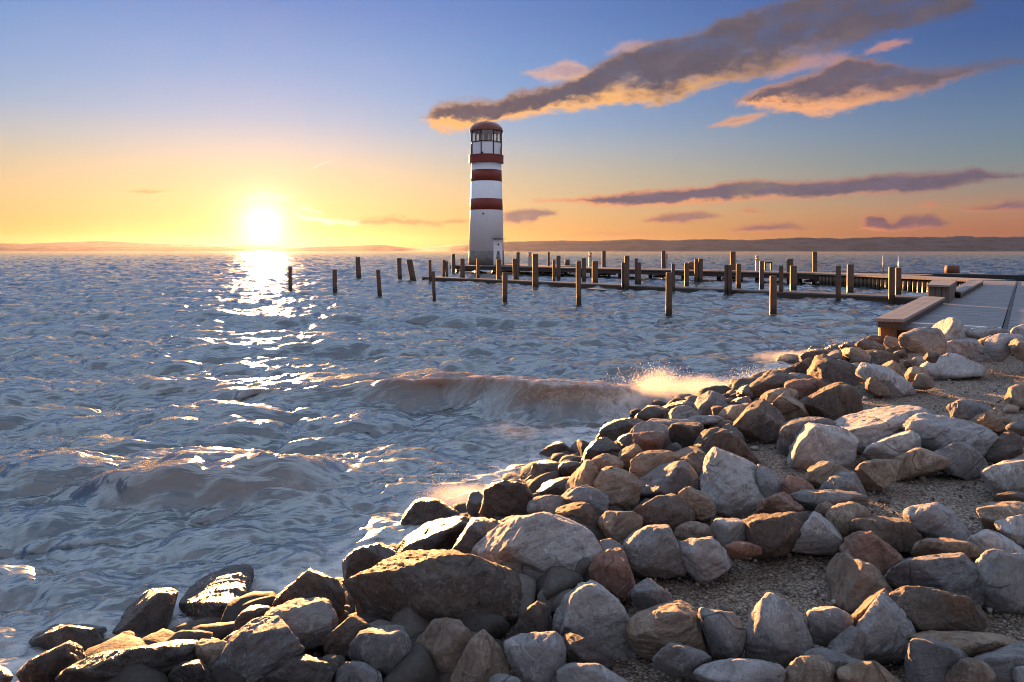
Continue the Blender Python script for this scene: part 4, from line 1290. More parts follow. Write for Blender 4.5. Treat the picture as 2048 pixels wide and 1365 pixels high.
('t','orange-glowing flat rock at the right edge behind the ringed stone','1962,1018 1972,1008 2019,1008 2050,1010 2068,1020 2068,1065 2031,1061 2009,1049 1980,1055 1970,1036','1972,1022 2015,1026 2058,1026'),
('p','pale stone with a ring-shaped orange hollow at the right edge','2000,1045 2011,1034 2031,1030 2058,1026 2070,1045 2070,1073 2039,1086 2025,1075 2009,1063','2013,1039 2031,1045 2029,1069'),
('p','long low pale rock lying on gravel at the right edge','1968,944 1990,934 2015,924 2050,919 2074,928 2074,965 2019,975 1992,965 1978,955','1976,946 2015,930 2058,926'),
('b','low brown stone half sunk in gravel by the right edge','1994,1004 2005,987 2039,983 2068,985 2072,1006 2019,1012',''),
('t','little orange stone at right edge above the low brown one','2039,977 2050,965 2064,971 2062,985 2043,985',''),
('g','olive grey smooth stone in front of the long white streaked rock','1875,907 1904,895 1918,885 1941,883 1960,901 1970,914 1968,926 1937,933 1902,930 1886,922','1882,907 1921,891 1959,907'),
('t','rough brown stone left of the olive grey smooth one','1810,909 1828,897 1845,897 1869,909 1890,920 1878,934 1843,938 1824,946 1804,957 1789,954 1802,932','1816,911 1843,905 1873,916'),
('p','violet-white peaked stone with an orange ridge before the blue-white boulder','1736,914 1750,893 1773,877 1804,865 1824,871 1843,893 1836,909 1816,932 1793,928 1757,928 1736,928','1746,901 1773,881 1804,870 1824,887'),
('t','grey and brown rounded stone below the violet-white peaked one','1714,955 1726,932 1740,922 1757,921 1793,923 1798,938 1794,955 1775,967 1757,977 1732,977','1730,934 1757,928 1793,930'),
('p','big blue-white boulder with warm left end, centre of the right bank','1690,848 1703,835 1717,826 1734,820 1751,822 1768,817 1792,814 1826,814 1839,821 1848,831 1829,845 1819,857 1802,869 1785,876 1768,881 1744,891 1719,889 1697,869','1703,855 1734,845 1785,842 1836,828'),
('p','long blue-white streaked rock with dark hollows, largest of the right bank','1813,845 1816,836 1834,833 1848,830 1878,828 1895,830 1938,840 1980,850 2002,865 2002,879 1991,896 1975,911 1946,904 1921,894 1904,899 1870,904 1844,884 1822,862','1819,847 1853,859 1887,860 1938,869 1989,876'),
('b','dark brown stone at the right end of the long streaked rock','1972,913 1989,893 1999,869 2016,867 2031,877 2035,910 2014,921 1989,920',''),
('g','grey pointed stone lying in the sunlit gravel strip','1892,823 1904,813 1924,802 1945,802 1965,813 1975,823 1962,833 1929,837 1912,832 1901,827','1911,816 1924,807 1912,830'),
('t','tan rounded stone with an orange-lit back, right of the streaked rock','1945,838 1955,830 1975,819 1996,818 2009,828 2016,842 2011,860 1996,862 1980,855 1951,843','1972,828 1997,823'),
('t','craggy orange-lit rock at the right edge by the gravel path','2004,780 2016,774 2033,770 2050,768 2065,774 2065,811 2048,816 2023,814 2011,797','2023,785 2050,780'),
('t','small orange pebble-like stone below the craggy right-edge rock','2001,816 2016,809 2033,813 2028,822 2006,821',''),
('g','low grey stone at right edge beneath the tan rounded stone','2014,859 2026,845 2050,840 2067,842 2067,862 2031,864',''),
('p','tall pale upright boulder with a golden left edge, middle of the bank','1407,969 1416,938 1428,916 1440,907 1455,911 1475,920 1514,936 1530,959 1538,979 1538,998 1522,1020 1520,1036 1502,1047 1487,1057 1459,1049 1436,1038 1430,1014 1416,985','1439,910 1428,944 1418,973'),
('g','grey stone peeking out behind the right side of the tall upright boulder','1506,934 1538,944 1560,965 1559,991 1541,1012 1522,1006',''),
('t','rusty ochre rounded stone left of the tall upright boulder','1362,995 1371,983 1389,976 1409,979 1420,998 1428,1018 1426,1032 1409,1038 1385,1034 1373,1018','1371,989 1409,985'),
('b','dark four-sided rock with a streaked top behind the tall upright boulder','1389,895 1409,862 1432,854 1465,864 1485,883 1498,905 1510,920 1491,932 1452,928 1414,916','1394,892 1409,866 1465,867 1495,907'),
('p','crown-shaped white boulder with an orange left flank above the tan pair','1579,928 1584,911 1588,891 1602,870 1623,853 1655,850 1678,854 1694,870 1711,887 1721,903 1721,932 1705,946 1682,942 1655,938 1623,940 1604,948 1584,942','1625,856 1614,885 1594,914'),
('t','tan stone with a pinkish top leaning below the crown-shaped boulder','1614,954 1620,938 1639,926 1662,922 1680,932 1688,946 1674,959 1655,979 1633,981 1616,969','1623,944 1662,930 1680,942'),
('g','speckled grey dome stone right of the pink-topped tan one','1647,979 1666,961 1680,948 1705,948 1719,963 1722,979 1719,993 1682,995',''),
('r','reddish stone squeezed below the shaded wedge, left of the tan pair','1561,971 1571,957 1584,954 1604,959 1621,971 1623,985 1584,989 1562,987',''),
('g','flat blue-grey stone lying along the gravel under the speckled dome','1586,993 1614,983 1655,983 1696,985 1721,995 1721,1008 1670,1012 1639,1020 1608,1012','1594,995 1643,991 1717,998'),
('r','dark reddish stone with a small orange tip beside the upright boulder','1522,1028 1536,1006 1561,995 1577,989 1588,998 1606,1016 1606,1032 1555,1038','1538,1012 1575,995 1600,1018'),
('b','long layered brown rock like old timber, behind the gravel hollow','1489,1067 1502,1047 1522,1034 1565,1032 1612,1026 1631,1032 1627,1051 1604,1063 1588,1080 1579,1106 1516,1114 1506,1088','1498,1057 1565,1038 1623,1035'),
('p','pinkish pale stone with a blunt peak beside the gravel hollow','1577,1082 1588,1069 1600,1051 1621,1036 1639,1032 1659,1045 1666,1061 1680,1075 1680,1086 1655,1104 1614,1102 1584,1096','1590,1071 1635,1038 1670,1071'),
('t','small stone with an orange tip between blunt peak and softly lit tan rock','1631,1032 1643,1012 1655,1002 1668,1012 1670,1026 1659,1039 1643,1041','1645,1016 1662,1020'),
('t','brown-grey stone below the rusty ochre one','1356,1065 1371,1047 1391,1043 1412,1051 1426,1061 1426,1077 1389,1080',''),
('p','pale ribbed stone directly below the tall upright boulder','1426,1061 1436,1045 1455,1040 1471,1051 1489,1067 1487,1080 1459,1090 1442,1088 1430,1077','1438,1049 1467,1053'),
('r','dull red slab at the end of the layered brown rock','1444,1098 1459,1086 1502,1082 1516,1088 1516,1108 1487,1114 1455,1114','1455,1092 1510,1090'),
('p','pale grey stone with a flat upper face right of the rough grey dome','1362,1079 1377,1074 1422,1074 1434,1088 1452,1102 1465,1118 1457,1133 1436,1149 1414,1157 1399,1153 1385,1141 1368,1123','1371,1082 1422,1080 1455,1114'),
('g','rough grey dome with a thin orange rim on its left','1249,1112 1252,1088 1264,1073 1283,1061 1299,1055 1316,1061 1336,1057 1350,1071 1361,1088 1369,1104 1371,1127 1369,1151 1348,1145 1293,1153 1256,1143','1254,1100 1285,1067 1332,1063 1359,1092'),
('t','brown block with a bright yellow corner, behind the rough grey dome','1201,1057 1207,1038 1219,1030 1264,1031 1279,1038 1279,1057 1264,1079 1250,1096 1225,1086 1205,1075','1218,1035 1211,1064'),
('b','broad dark stone with a thin orange crest above the rough grey dome','1270,1030 1289,1018 1320,1002 1348,998 1371,1012 1383,1030 1383,1051 1363,1069 1332,1063 1293,1061 1271,1057','1273,1034 1320,1006 1348,1003'),
('g','blue-grey boulder with a large crumbling golden left face','1271,975 1281,961 1293,948 1312,944 1332,934 1363,928 1381,942 1397,971 1396,991 1371,1000 1352,1004 1312,1006 1281,1004 1275,987','1365,931 1320,967 1303,996'),
('t','flat brown flake lying above the crumbling golden-faced boulder','1330,916 1344,907 1367,895 1387,895 1399,907 1387,918 1359,922','1340,914 1383,909'),
('b','dark rock wedged between golden-faced and upright boulders','1357,924 1383,909 1410,905 1428,928 1426,975 1402,983 1377,952',''),
('t','pillar-like rock with a blazing yellow left face near the waterline','1117,996 1125,979 1145,954 1156,940 1166,928 1180,928 1188,936 1195,955 1203,987 1195,1006 1168,1026 1137,1016','1174,932 1180,952 1154,975'),
('t','striped brown rock with a pale grained flat top beside the blazing pillar','1185,938 1205,934 1229,936 1260,946 1283,957 1279,971 1271,995 1268,1020 1234,1030 1207,1006 1195,971','1195,952 1250,962 1275,968'),
('w','dark overhanging stone behind the blazing pillar, lapped by foam','1076,979 1086,969 1109,961 1133,954 1145,959 1135,979 1125,998 1094,1000 1076,993',''),
('g','rounded olive stone with a lit top left of the blazing pillar','1057,1022 1061,1006 1074,998 1098,995 1121,1000 1129,1018 1125,1039 1086,1041 1059,1034','1064,1008 1098,1000'),
('b','dark round stone just above the right end of the large smooth boulder','1115,1024 1125,1008 1145,1006 1166,1016 1176,1036 1191,1055 1191,1067 1156,1069 1135,1047',''),
('g','shadowy grey rock at the foot of the blazing pillar','1121,1002 1148,979 1184,977 1205,991 1211,1018 1203,1041 1176,1038 1141,1014',''),
('b','big dark upright rock with wet sides, nearest the foam in mid bank','962,1041 970,1006 975,983 991,969 1020,963 1042,967 1057,983 1065,998 1061,1026 1057,1043 1032,1061 1009,1047 973,1045','975,987 1020,969 1052,985'),
('w','small ragged wet stone left of the big dark upright rock','934,1012 942,991 954,987 968,998 973,1012 970,1039 944,1041','944,995 964,1000'),
('w','black rounded rock surrounded by glowing surf, left of the ragged wet stone','802,1061 805,1038 817,1022 829,1004 850,995 872,1000 891,1016 911,1030 930,1040 915,1051 868,1057 837,1073 817,1080','809,1041 833,1006 868,1004 907,1032'),
('w','glistening red-brown slab with white-gold streaks on top','797,1110 805,1094 829,1075 856,1057 886,1043 934,1041 943,1047 932,1071 919,1088 905,1104 903,1121 856,1125 809,1121','799,1113 856,1098 895,1077 937,1051'),
('g','blue-grey stone with gold patches between glistening slab and smooth boulder','901,1106 915,1088 934,1065 944,1045 968,1041 983,1055 1001,1069 993,1086 981,1102 962,1118 934,1129 901,1127','915,1096 950,1053 981,1061'),
('b','dark low rock behind the gold-patched blue-grey stone','966,1045 1005,1039 1024,1053 1020,1069 993,1073',''),
('g','small dark weedy stone at the foot of the big dark upright rock','1007,1045 1020,1032 1042,1032 1063,1041 1052,1059 1020,1065',''),
('g','shaded grey stone behind the right shoulder of the large smooth boulder','1203,1084 1225,1080 1242,1092 1252,1118 1234,1127 1211,1112',''),
('w','dark red-brown pointed rock awash at the waterline in mid picture','1072,907 1088,895 1111,885 1125,887 1135,903 1141,916 1113,926 1080,926','1088,899 1113,890 1133,905'),
('w','wet ridged stone with an orange spark below the red-brown pointed rock','1066,944 1072,928 1094,924 1113,926 1127,934 1125,948 1094,954 1076,954','1076,934 1113,932'),
('w','small lit stone right of the wet ridged one','1119,934 1133,922 1154,924 1166,934 1160,948 1133,950',''),
('w','nearly drowned dark stone farthest out in the foam','1008,942 1023,932 1035,931 1055,936 1043,946 1020,948',''),
('t','orange-lit stone under the wet streaked rock by the water','1180,930 1191,918 1213,911 1232,914 1242,928 1234,938 1195,938','1188,924 1219,918'),
('t','squat brown-grey stone standing between the streaked and flat-topped rocks','1238,926 1242,907 1252,893 1268,892 1281,903 1285,914 1277,928 1264,936 1246,934','1244,909 1260,896 1279,907'),
('t','tan stone with two orange-lit ends, right of the squat brown-grey one','1260,932 1279,914 1293,905 1320,907 1344,909 1340,922 1320,936 1299,948 1281,954 1264,946','1281,918 1305,914 1301,936'),
('w','wet black rock with a silver-gold streak at the waterline','1168,916 1176,901 1188,889 1203,881 1221,883 1236,893 1238,909 1215,914 1188,920','1176,907 1203,888 1229,897'),
('w','black domed wet rock at the left tip of the mid bank','1200,873 1206,860 1217,851 1238,845 1261,844 1275,842 1285,846 1279,858 1261,873 1238,880 1213,880','1207,863 1238,849 1276,846'),
('w','small wet stone with a bright left edge under the black dome','1234,889 1241,874 1255,868 1264,870 1275,882 1276,895 1253,899 1236,896','1244,877 1263,873'),
('g','smooth grey slab rising to the right behind the reddish lumpy stone','1264,876 1276,866 1291,852 1313,845 1340,848 1348,861 1343,877 1296,882 1273,883','1276,871 1313,852 1342,855'),
('g','flat grey stone behind the smooth rising slab','1292,848 1298,841 1318,838 1340,841 1362,839 1383,841 1376,851 1340,855 1308,852',''),
('r','reddish lumpy stone with a pale cap below the smooth rising slab','1269,887 1277,877 1295,871 1317,870 1332,873 1340,887 1326,901 1289,902 1273,895','1279,882 1317,874'),
('b','dark stone with a light streaky top and glowing left edge','1343,873 1348,857 1358,851 1379,848 1405,855 1411,863 1408,879 1396,895 1370,899 1349,890','1348,861 1367,863 1406,863'),
('w','wet slate stone by the surf, left of the grey knobby stone','1272,830 1280,822 1296,814 1311,817 1332,817 1346,826 1340,838 1296,842 1276,838','1280,825 1298,817 1340,826'),
('g','grey knobby stone with an orange left corner near the surf','1338,835 1346,822 1359,814 1383,812 1393,819 1395,833 1381,841 1355,842','1357,817 1346,836'),
('w','dark mist-covered rock lowest in the surf behind the knobby stone','1329,813 1346,803 1370,801 1395,807 1396,816 1362,820 1336,820',''),
('g','layered grey rock with a yellow-lit left face at the spray','1385,830 1396,811 1399,800 1422,786 1443,794 1452,800 1453,810 1440,820 1428,832 1402,836','1412,801 1403,829'),
('g','thin flat stone under the layered yellow-lit rock','1361,841 1390,833 1421,832 1444,835 1444,842 1399,845 1379,844',''),
('t','small knob of rock with a bright golden left face','1442,833 1448,820 1462,814 1482,813 1503,810 1500,825 1488,839 1464,846 1447,841','1468,816 1466,838'),
('b','brownish stone behind the bright golden knob','1424,825 1435,813 1451,807 1464,813 1456,823 1444,833 1429,832',''),
('w','wet dark stone against the orange spray','1460,808 1482,797 1495,795 1507,803 1507,813 1482,817 1464,816',''),
('b','big black pyramid-like rock in the middle of the bank','1463,863 1469,846 1482,835 1494,822 1505,805 1522,805 1538,817 1557,822 1561,841 1558,858 1558,890 1532,895 1488,890 1470,870','1470,852 1511,817 1523,817 1555,827'),
('b','blocky dark rock with rounded cap overlooking the orange spray','1499,775 1505,767 1519,766 1520,756 1532,744 1554,745 1573,750 1582,762 1574,773 1561,786 1532,800 1505,808 1501,792','1503,776 1529,770 1546,756 1576,762'),
('w','golden glinting wet knob where the spray hits the rocks','1476,789 1481,776 1497,772 1504,788 1504,800 1488,797','1491,776 1488,794'),
('t','brown stone with a pale yellow left face below the blocky dark rock','1519,805 1529,791 1546,783 1564,779 1582,782 1592,794 1585,805 1561,811 1546,817 1536,817','1536,792 1539,805'),
('t','rounded brown stone with a glinting left edge beside the black pyramid','1544,816 1551,803 1566,794 1587,800 1605,811 1621,827 1624,836 1590,844 1573,845 1558,830','1552,805 1566,798 1605,816'),
('r','craggy red-brown rock with orange lumps under the pale flat cap','1562,779 1573,769 1587,764 1608,769 1620,759 1634,762 1655,770 1655,788 1634,800 1598,807 1579,800 1571,788','1576,775 1590,770 1629,766'),
('g','pale flat cap stone resting on the craggy red-brown rock','1577,763 1589,750 1620,748 1630,759 1623,767 1589,769','1585,762 1620,759'),
('b','large dark hunched boulder in shade, left of the white wedge','1598,807 1617,797 1643,791 1658,770 1678,764 1696,769 1708,782 1711,817 1697,846 1678,860 1649,846 1620,832','1605,808 1649,797 1664,776 1700,778'),
('g','blue-grey boulder half hidden behind the crown-shaped white one','1557,877 1560,858 1570,846 1590,839 1620,836 1640,835 1664,846 1642,861 1617,876 1595,893 1558,890','1563,860 1590,846 1637,841'),
('b','dark stone with a small round hollow near the top of the bank','1587,736 1597,725 1609,717 1616,720 1626,727 1630,743 1612,750 1590,746','1595,728 1612,723'),
('b','large black block with a golden nose, upper part of the bank','1632,725 1642,720 1662,718 1680,726 1704,733 1712,741 1711,760 1687,760 1657,762 1630,753','1642,723 1642,740'),
('w','dark wet pointed stone farthest down the upper waterline','1555,728 1564,715 1581,710 1600,710 1596,720 1587,728 1569,732',''),
('w','dark stone with purple sheen above the round-hollow stone','1599,713 1617,701 1636,700 1648,705 1653,716 1641,723 1617,726 1604,720','1606,713 1636,703'),
('w','black sliver of rock at the water behind the purple-sheen stone','1615,702 1631,693 1642,692 1650,697 1646,703 1625,706',''),
('g','grey smooth stone behind the black golden-nosed block','1647,717 1657,707 1670,702 1683,706 1683,717 1667,722 1652,722','1655,711 1680,708'),
('w','wet dark stone left of the tail of the upper waterline','1646,701 1662,693 1677,690 1686,695 1685,706 1662,705',''),
('w','black low stone nearest the boardwalk corner at the water','1678,693 1690,686 1706,684 1717,686 1714,697 1693,702',''),
('t','grey stone with a crumbly orange left face near the boardwalk','1688,722 1687,707 1693,695 1703,693 1716,695 1729,702 1746,717 1742,727 1712,731 1696,728','1708,698 1706,710 1708,725'),
('b','dark stone with orange glints behind the crumbly orange-faced one','1713,691 1717,681 1729,679 1744,685 1759,695 1764,706 1743,710 1727,702','1718,682 1719,693'),
('t','brown stone with orange spots under the boardwalk corner post','1765,685 1773,676 1782,674 1794,680 1799,695 1795,703 1778,702 1769,693','1778,677 1777,697'),
('r','small reddish stone at the foot of the boardwalk corner post','1734,679 1744,672 1762,674 1767,684 1749,686',''),
('b','shaded brown stone below the orange-spotted one','1743,708 1759,701 1777,705 1790,715 1790,726 1768,730 1748,726',''),
('p','long white-blue wedge rock pointing down to the gravel path','1722,752 1729,736 1741,728 1757,731 1774,740 1799,755 1818,767 1824,777 1809,783 1782,783 1770,769 1756,761 1741,756','1731,746 1757,745 1799,767'),
('t','rounded stone with an orange left face below the white-blue wedge','1720,768 1729,758 1743,752 1759,755 1772,767 1778,782 1765,789 1737,787 1728,779','1742,756 1737,774'),
('t','small stone with an orange left side above the white-blue wedge','1763,732 1773,725 1783,723 1795,730 1800,742 1798,751 1780,746','1778,726 1777,740'),
('g','dark grey stone left of the start of the white-blue wedge','1696,731 1712,728 1727,732 1736,731 1741,738 1728,747 1712,748 1703,737',''),
('g','large grey-brown boulder directly below the promenade edge','1807,680 1813,669 1829,661 1850,657 1868,659 1874,670 1878,687 1876,701 1858,708 1833,710 1822,705 1810,691','1812,674 1835,669 1870,671'),
('p','peaked pale rock with an orange-lit left flank against the promenade','1865,670 1875,656 1885,649 1896,649 1905,640 1923,641 1933,652 1937,666 1938,677 1910,680 1890,682 1875,680','1906,643 1898,657 1893,675'),
('p','square blue-white block in front of the orange-lit peaked rock','1871,708 1878,695 1893,685 1904,676 1935,677 1951,679 1959,686 1961,712 1952,715 1923,716 1905,712 1885,713','1878,700 1910,685 1956,687'),
('g','flat lilac stone lying against the promenade edge','1936,670 1945,662 1962,656 1984,656 2010,665 2009,674 1985,676 1964,675 1952,676','1942,669 1985,661'),
('g','small bluish stone under the flat lilac one','1961,676 1985,671 1995,674 1989,684 1979,690 1961,687',''),
('p','pale overhanging rock right of the square blue-white block','1980,691 1986,676 2002,671 2028,670 2043,674 2035,684 2015,690 2005,705 1982,703','1985,682 2028,675'),
('p','pale stone with an orange top by the deck seam at right','2015,670 2022,660 2031,654 2042,650 2056,650 2057,672 2028,672','2028,657 2046,656'),
('t','glowing orange rock at the right edge below the pale overhang','2024,691 2030,682 2042,681 2055,684 2061,690 2061,723 2042,715 2032,703','2035,687 2055,690'),
('p','long slab with a white top and brown shaded front beside the gravel path','1847,737 1857,728 1875,718 1895,710 1906,711 1909,716 1935,715 1947,726 1952,733 1944,742 1923,747 1873,748 1854,746','1852,740 1885,736 1941,734'),
('t','buff stone at the lower left end of the white-topped slab','1810,747 1818,737 1830,736 1848,736 1853,746 1838,755 1820,754',''),
('t','small rounded stone on gravel in front of the buff one','1824,757 1833,750 1848,748 1860,756 1863,767 1845,769 1828,768','1834,752 1833,761'),
('b','tiny brown stone above the buff stone','1807,723 1815,720 1824,727 1823,737 1810,737',''),
('g','dark cracked stone above the white-topped slab','1823,723 1835,716 1853,715 1864,718 1863,727 1848,732 1829,732',''),
('b','little dark stone between the grey-brown boulder and the white-topped slab','1847,713 1858,706 1870,706 1875,712 1868,720 1853,718',''),
]


def ico(level):
    bm = bmesh.new()
    bmesh.ops.create_icosphere(bm, subdivisions=level, radius=1.0)
    v = np.array([q.co[:] for q in bm.verts])
    f = np.array([[q.index for q in p.verts] for p in bm.faces])
    bm.free()
    return v, f


ICO = {k: ico(k) for k in (1, 2, 3, 4, 5, 6)}


def hull_planes(pts):
    bm = bmesh.new()
    for p in pts:
        bm.verts.new(p)
    bmesh.ops.convex_hull(bm, input=bm.verts)
    bm.normal_update()
    pl = [(np.array(f.normal[:]), float(f.normal.dot(f.calc_center_median()))) for f in bm.faces if f.calc_area() > 1e-9]
    bm.free()
    return np.array([a for a, _ in pl]), np.array([b for _, b in pl])


def rock_shape(pts, seed, level, rough, power=90.0, deep=0.68, grow=1.05):
    """a stone with broken facets: rounded hull of the points, chipped and roughened"""
    r = np.random.default_rng(seed)
    c = (pts.max(0) + pts.min(0)) / 2
    q = pts - c
    nrm, d = hull_planes(q)
    if d.min() < 0.01:
        c2 = q.mean(0); q = q - c2; c = c + c2
        nrm, d = hull_planes(q)
    ok = d > 1e-4
    nrm, d = nrm[ok], d[ok]
    ch = r.normal(size=(12, 3)); ch /= np.linalg.norm(ch, axis=1, keepdims=True)
    sup = (q @ ch.T).max(0)
    nrm = np.concatenate([nrm, ch]); d = np.concatenate([d, sup * r.uniform(deep, .95, 12)])
    dirs, faces = ICO[level]
    size = float(np.mean(d))
    # bend the directions a little so facets meet along crooked edges
    wq = dirs * 2.3 + seed * 3.17
    dw = dirs + 0.05 * np.stack([gnoise(wq), gnoise(wq + 31.0), gnoise(wq + 67.0)], 1)
    dw /= np.linalg.norm(dw, axis=1, keepdims=True)
    s = np.maximum(dw @ nrm.T, 0) / d
    rad_ = (s ** power).sum(1) ** (-1.0 / power) * 1.035
    v = dirs * rad_[:, None]
    want, have = q.max(0) - q.min(0), v.max(0) - v.min(0)
    v = (v - (v.max(0) + v.min(0)) / 2) * (want / have) * grow + (q.max(0) + q.min(0)) / 2
    w = v / size + seed * 5.31
    axis = r.normal(size=3); axis /= np.linalg.norm(axis)
    lay = (w @ axis)[:, None] * axis * 4.0 + w
    la = fbm(lay * 0.9 + 40.0, 3, .5)
    step = la * 3.2
    ledge = (np.floor(step) + np.clip((step - np.floor(step) - 0.40) / 0.2, 0, 1)) / 3.2        # broken ledges
    crease = np.abs(gnoise(w * 1.5 + 11.0 + 0.4 * gnoise(w * 4.0)[:, None]))
    crease = -np.exp(-(crease / 0.045) ** 2) * np.clip(gnoise(w * 0.8 + 71.0) * 2.0, 0, 1)       # a few open cracks
    disp = 0.030 * fbm(w * 1.1, 2) + 0.085 * ledge + 0.022 * crease + 0.034 * rough * fbm(w * 4.5, 5, .62) + 0.014 * rough * fbm(lay * 3.5, 3, .6, True)
    if level >= 5:
        disp = disp + 0.010 * rough * fbm(w * 19.0, 2, .6, True)
    v = v * (1 + disp)[:, None]
    return v, faces, c


def rock_points(outline, ridge, seed, slope=0.30, back=0.16):
    r = np.random.default_rng(seed)
    o = np.array(P(outline))
    u0, v0 = o.min(0); u1, v1 = o.max(0)
    if v1 < 1000 and (u1 - u0) > 1.7 * (v1 - v0):       # long low stones reach down behind their neighbours
        vm = (v0 + v1) / 2
        o[:, 1] = np.where(o[:, 1] > vm, o[:, 1] + (o[:, 1] - vm) * 0.8, o[:, 1])
        v1 = o[:, 1].max()
    hv = v1 - v0
    uc, vc = (u0 + u1) / 2, (v0 + v1) / 2
    Y = max(ray_hit(uc, min(vc, 1500)), 1.2)
    if v1 < 1390:
        Y = min(Y, ray_hit(uc, v0 + 0.90 * hv, GROUND_DROP, 0.0) * 1.04)
    if u0 > 1790 and v1 < 730:
        Y *= 0.84                                       # these lie before the promenade edge
    w = (u1 - u0) / F * Y; h = hv / F * Y
    size = (w + h) / 2
    pts = []
    def put(u, v, d):
        pts.append(np.array(at(u, v, Y + d)))
    for u, v in o:
        t = (v1 - v) / hv
        left = (uc - u) / (u1 - u0)
        d = size * (slope * max(t - 0.25, 0) / 0.75 + back * max(left, 0) + 0.05 * r.uniform(-1, 1))
        put(u, v, d)
        if t < 0.5:                                     # continue the underside down to the ground behind
            put(u, v, min(size * 0.45, max(0.0, ray_hit(u, max(v, 560), GROUND_DROP + 0.05) - Y)))
    if ridge:
        for u, v in P(ridge):
            put(u, v, size * (-0.13 + 0.04 * r.uniform(-1, 1)))
        put(uc + r.uniform(-.15, .15) * (u1 - u0), v1 - 0.22 * hv, -0.20 * size)
    else:
        for k in (-.24, .1, .26):
            put(uc + k * (u1 - u0), v0 + hv * r.uniform(.36, .5), -size * r.uniform(.10, .2))
        put(uc, v1 - 0.24 * hv, -0.22 * size)
    for u, v in o:                                      # the far side
        put(uc + (u - uc) * .72, vc + (v - vc) * .66 + hv * 0.06, size * 0.78)
    return np.array(pts), (u1 - u0 + hv) / 2


for i, (kind, lab, outl, ridge) in enumerate(ROCKS):
    slope = 1.3 if 'running over' in lab else 0.75 if 'golden' in lab or 'glisten' in lab or 'gilded top' in lab else 0.45 if kind == 'w' or 'orange' in lab or 'gold' in lab else 0.28
    back = 1.3 if any(k in lab for k in ('left face', 'left edge', 'left flank', 'left end', 'left shoulder', 'orange face', 'left corner', 'crescent', 'glowing', 'yellow corner', 'left side', 'left face')) else 0.35
    pts, px = rock_points(outl, ridge, i + 1, slope, back)
    lev = 6 if px > 190 else 5 if px > 62 else 4
    lev = min(6, lev + (px > 130))
    v, f, c = rock_shape(pts, i + 1, lev, 1.15 if kind in 'wb' else 1.0, 90.0, 0.66 if px > 75 else 0.52, 1.05 if px > 90 else 1.13)
    near_water = float(shore_dist(np.array([c[0]]), np.array([c[1]]))[0]) < 0.95
    mat = ROCK_WET.get(kind, ROCK[kind]) if near_water else ROCK[kind]
    o = link('boulder' if px > 75 else 'stone', mesh_from('stone', v, f, mat, True), None, c)
    tag(o, lab, 'boulder' if px > 75 else 'stone', 'stones of the shore bank')

# ------------------------------------------------------------------ rubble that fills the gaps and pebbles on the gravel
def scatter(name, n, xr_, yr_, dlo, dhi, smin, smax, level, mat, label, seed, sink=0.3, protos=10, dens=None, lift=0.0):
    r = np.random.default_rng(seed)
    base_v, base_f = ICO[level]
    pro = []
    for k in range(protos):
        qq = r.normal(size=(14, 3)); qq /= np.linalg.norm(qq, axis=1, keepdims=True)
        qq *= np.array([1, r.uniform(.7, 1), r.uniform(.5, .8)])
        nn, dd = hull_planes(qq)
        s = np.maximum(base_v @ nn.T, 0) / np.maximum(dd, .15)
        rr_ = (s ** 16).sum(1) ** (-1 / 16)
        pro.append(base_v * rr_[:, None] * (1 + 0.05 * gnoise(base_v * 2.5 + k * 9))[:, None])
    x = r.uniform(*xr_, n * 6); y = yr_[0] + (yr_[1] - yr_[0]) * r.uniform(0, 1, n * 6) ** 1.6
    d = shore_dist(x, y)
    m = (d > dlo) & (d < dhi) & (np.abs(x) < 0.95 * y + 1.2)
    x, y = x[m][:n], y[m][:n]
    n = len(x)
    z = ground_height(x, y) + lift
    sc = smin * (smax / smin) ** r.uniform(0, 1, n) ** 2.0
    vv, ff = [], []
    nv = len(base_v)
    for k in range(n):
        a = r.uniform(0, 2 * math.pi); b = r.uniform(-.6, .6)
        ca, sa, cb, sb = math.cos(a), math.sin(a), math.cos(b), math.sin(b)
        M = np.array([[ca, -sa, 0], [sa, ca, 0], [0, 0, 1]]) @ np.array([[1, 0, 0], [0, cb, -sb], [0, sb, cb]])
        vv.append(pro[k % protos] @ M.T * sc[k] + np.array([x[k], y[k], z[k] + sc[k] * sink]))
        ff.append(base_f + k * nv)
    o = link(name, mesh_from(name, np.concatenate(vv), np.concatenate(ff), mat, level > 1))
    return tag(o, label, None, None, 'stuff')


def island_mat(name, stops):
    m, q, out = new_mat(name)
    ri = q.n('ShaderNodeNewGeometry').outputs['Random Per Island']
    pos = q.n('ShaderNodeNewGeometry').outputs['Position']
    n = q.noise(pos, 40.0, 5.0, 0.65)
    col = q.mix(1.0, q.ramp(ri, stops), q.ramp(n, [(.3, c4(.7, .7, .7)), (.7, c4(1.25, 1.25, 1.25))]), 'MULTIPLY')
    principled(q, out, col, 0.75, 0.3, bump(q, n, 0.01, 0.8))
    return m


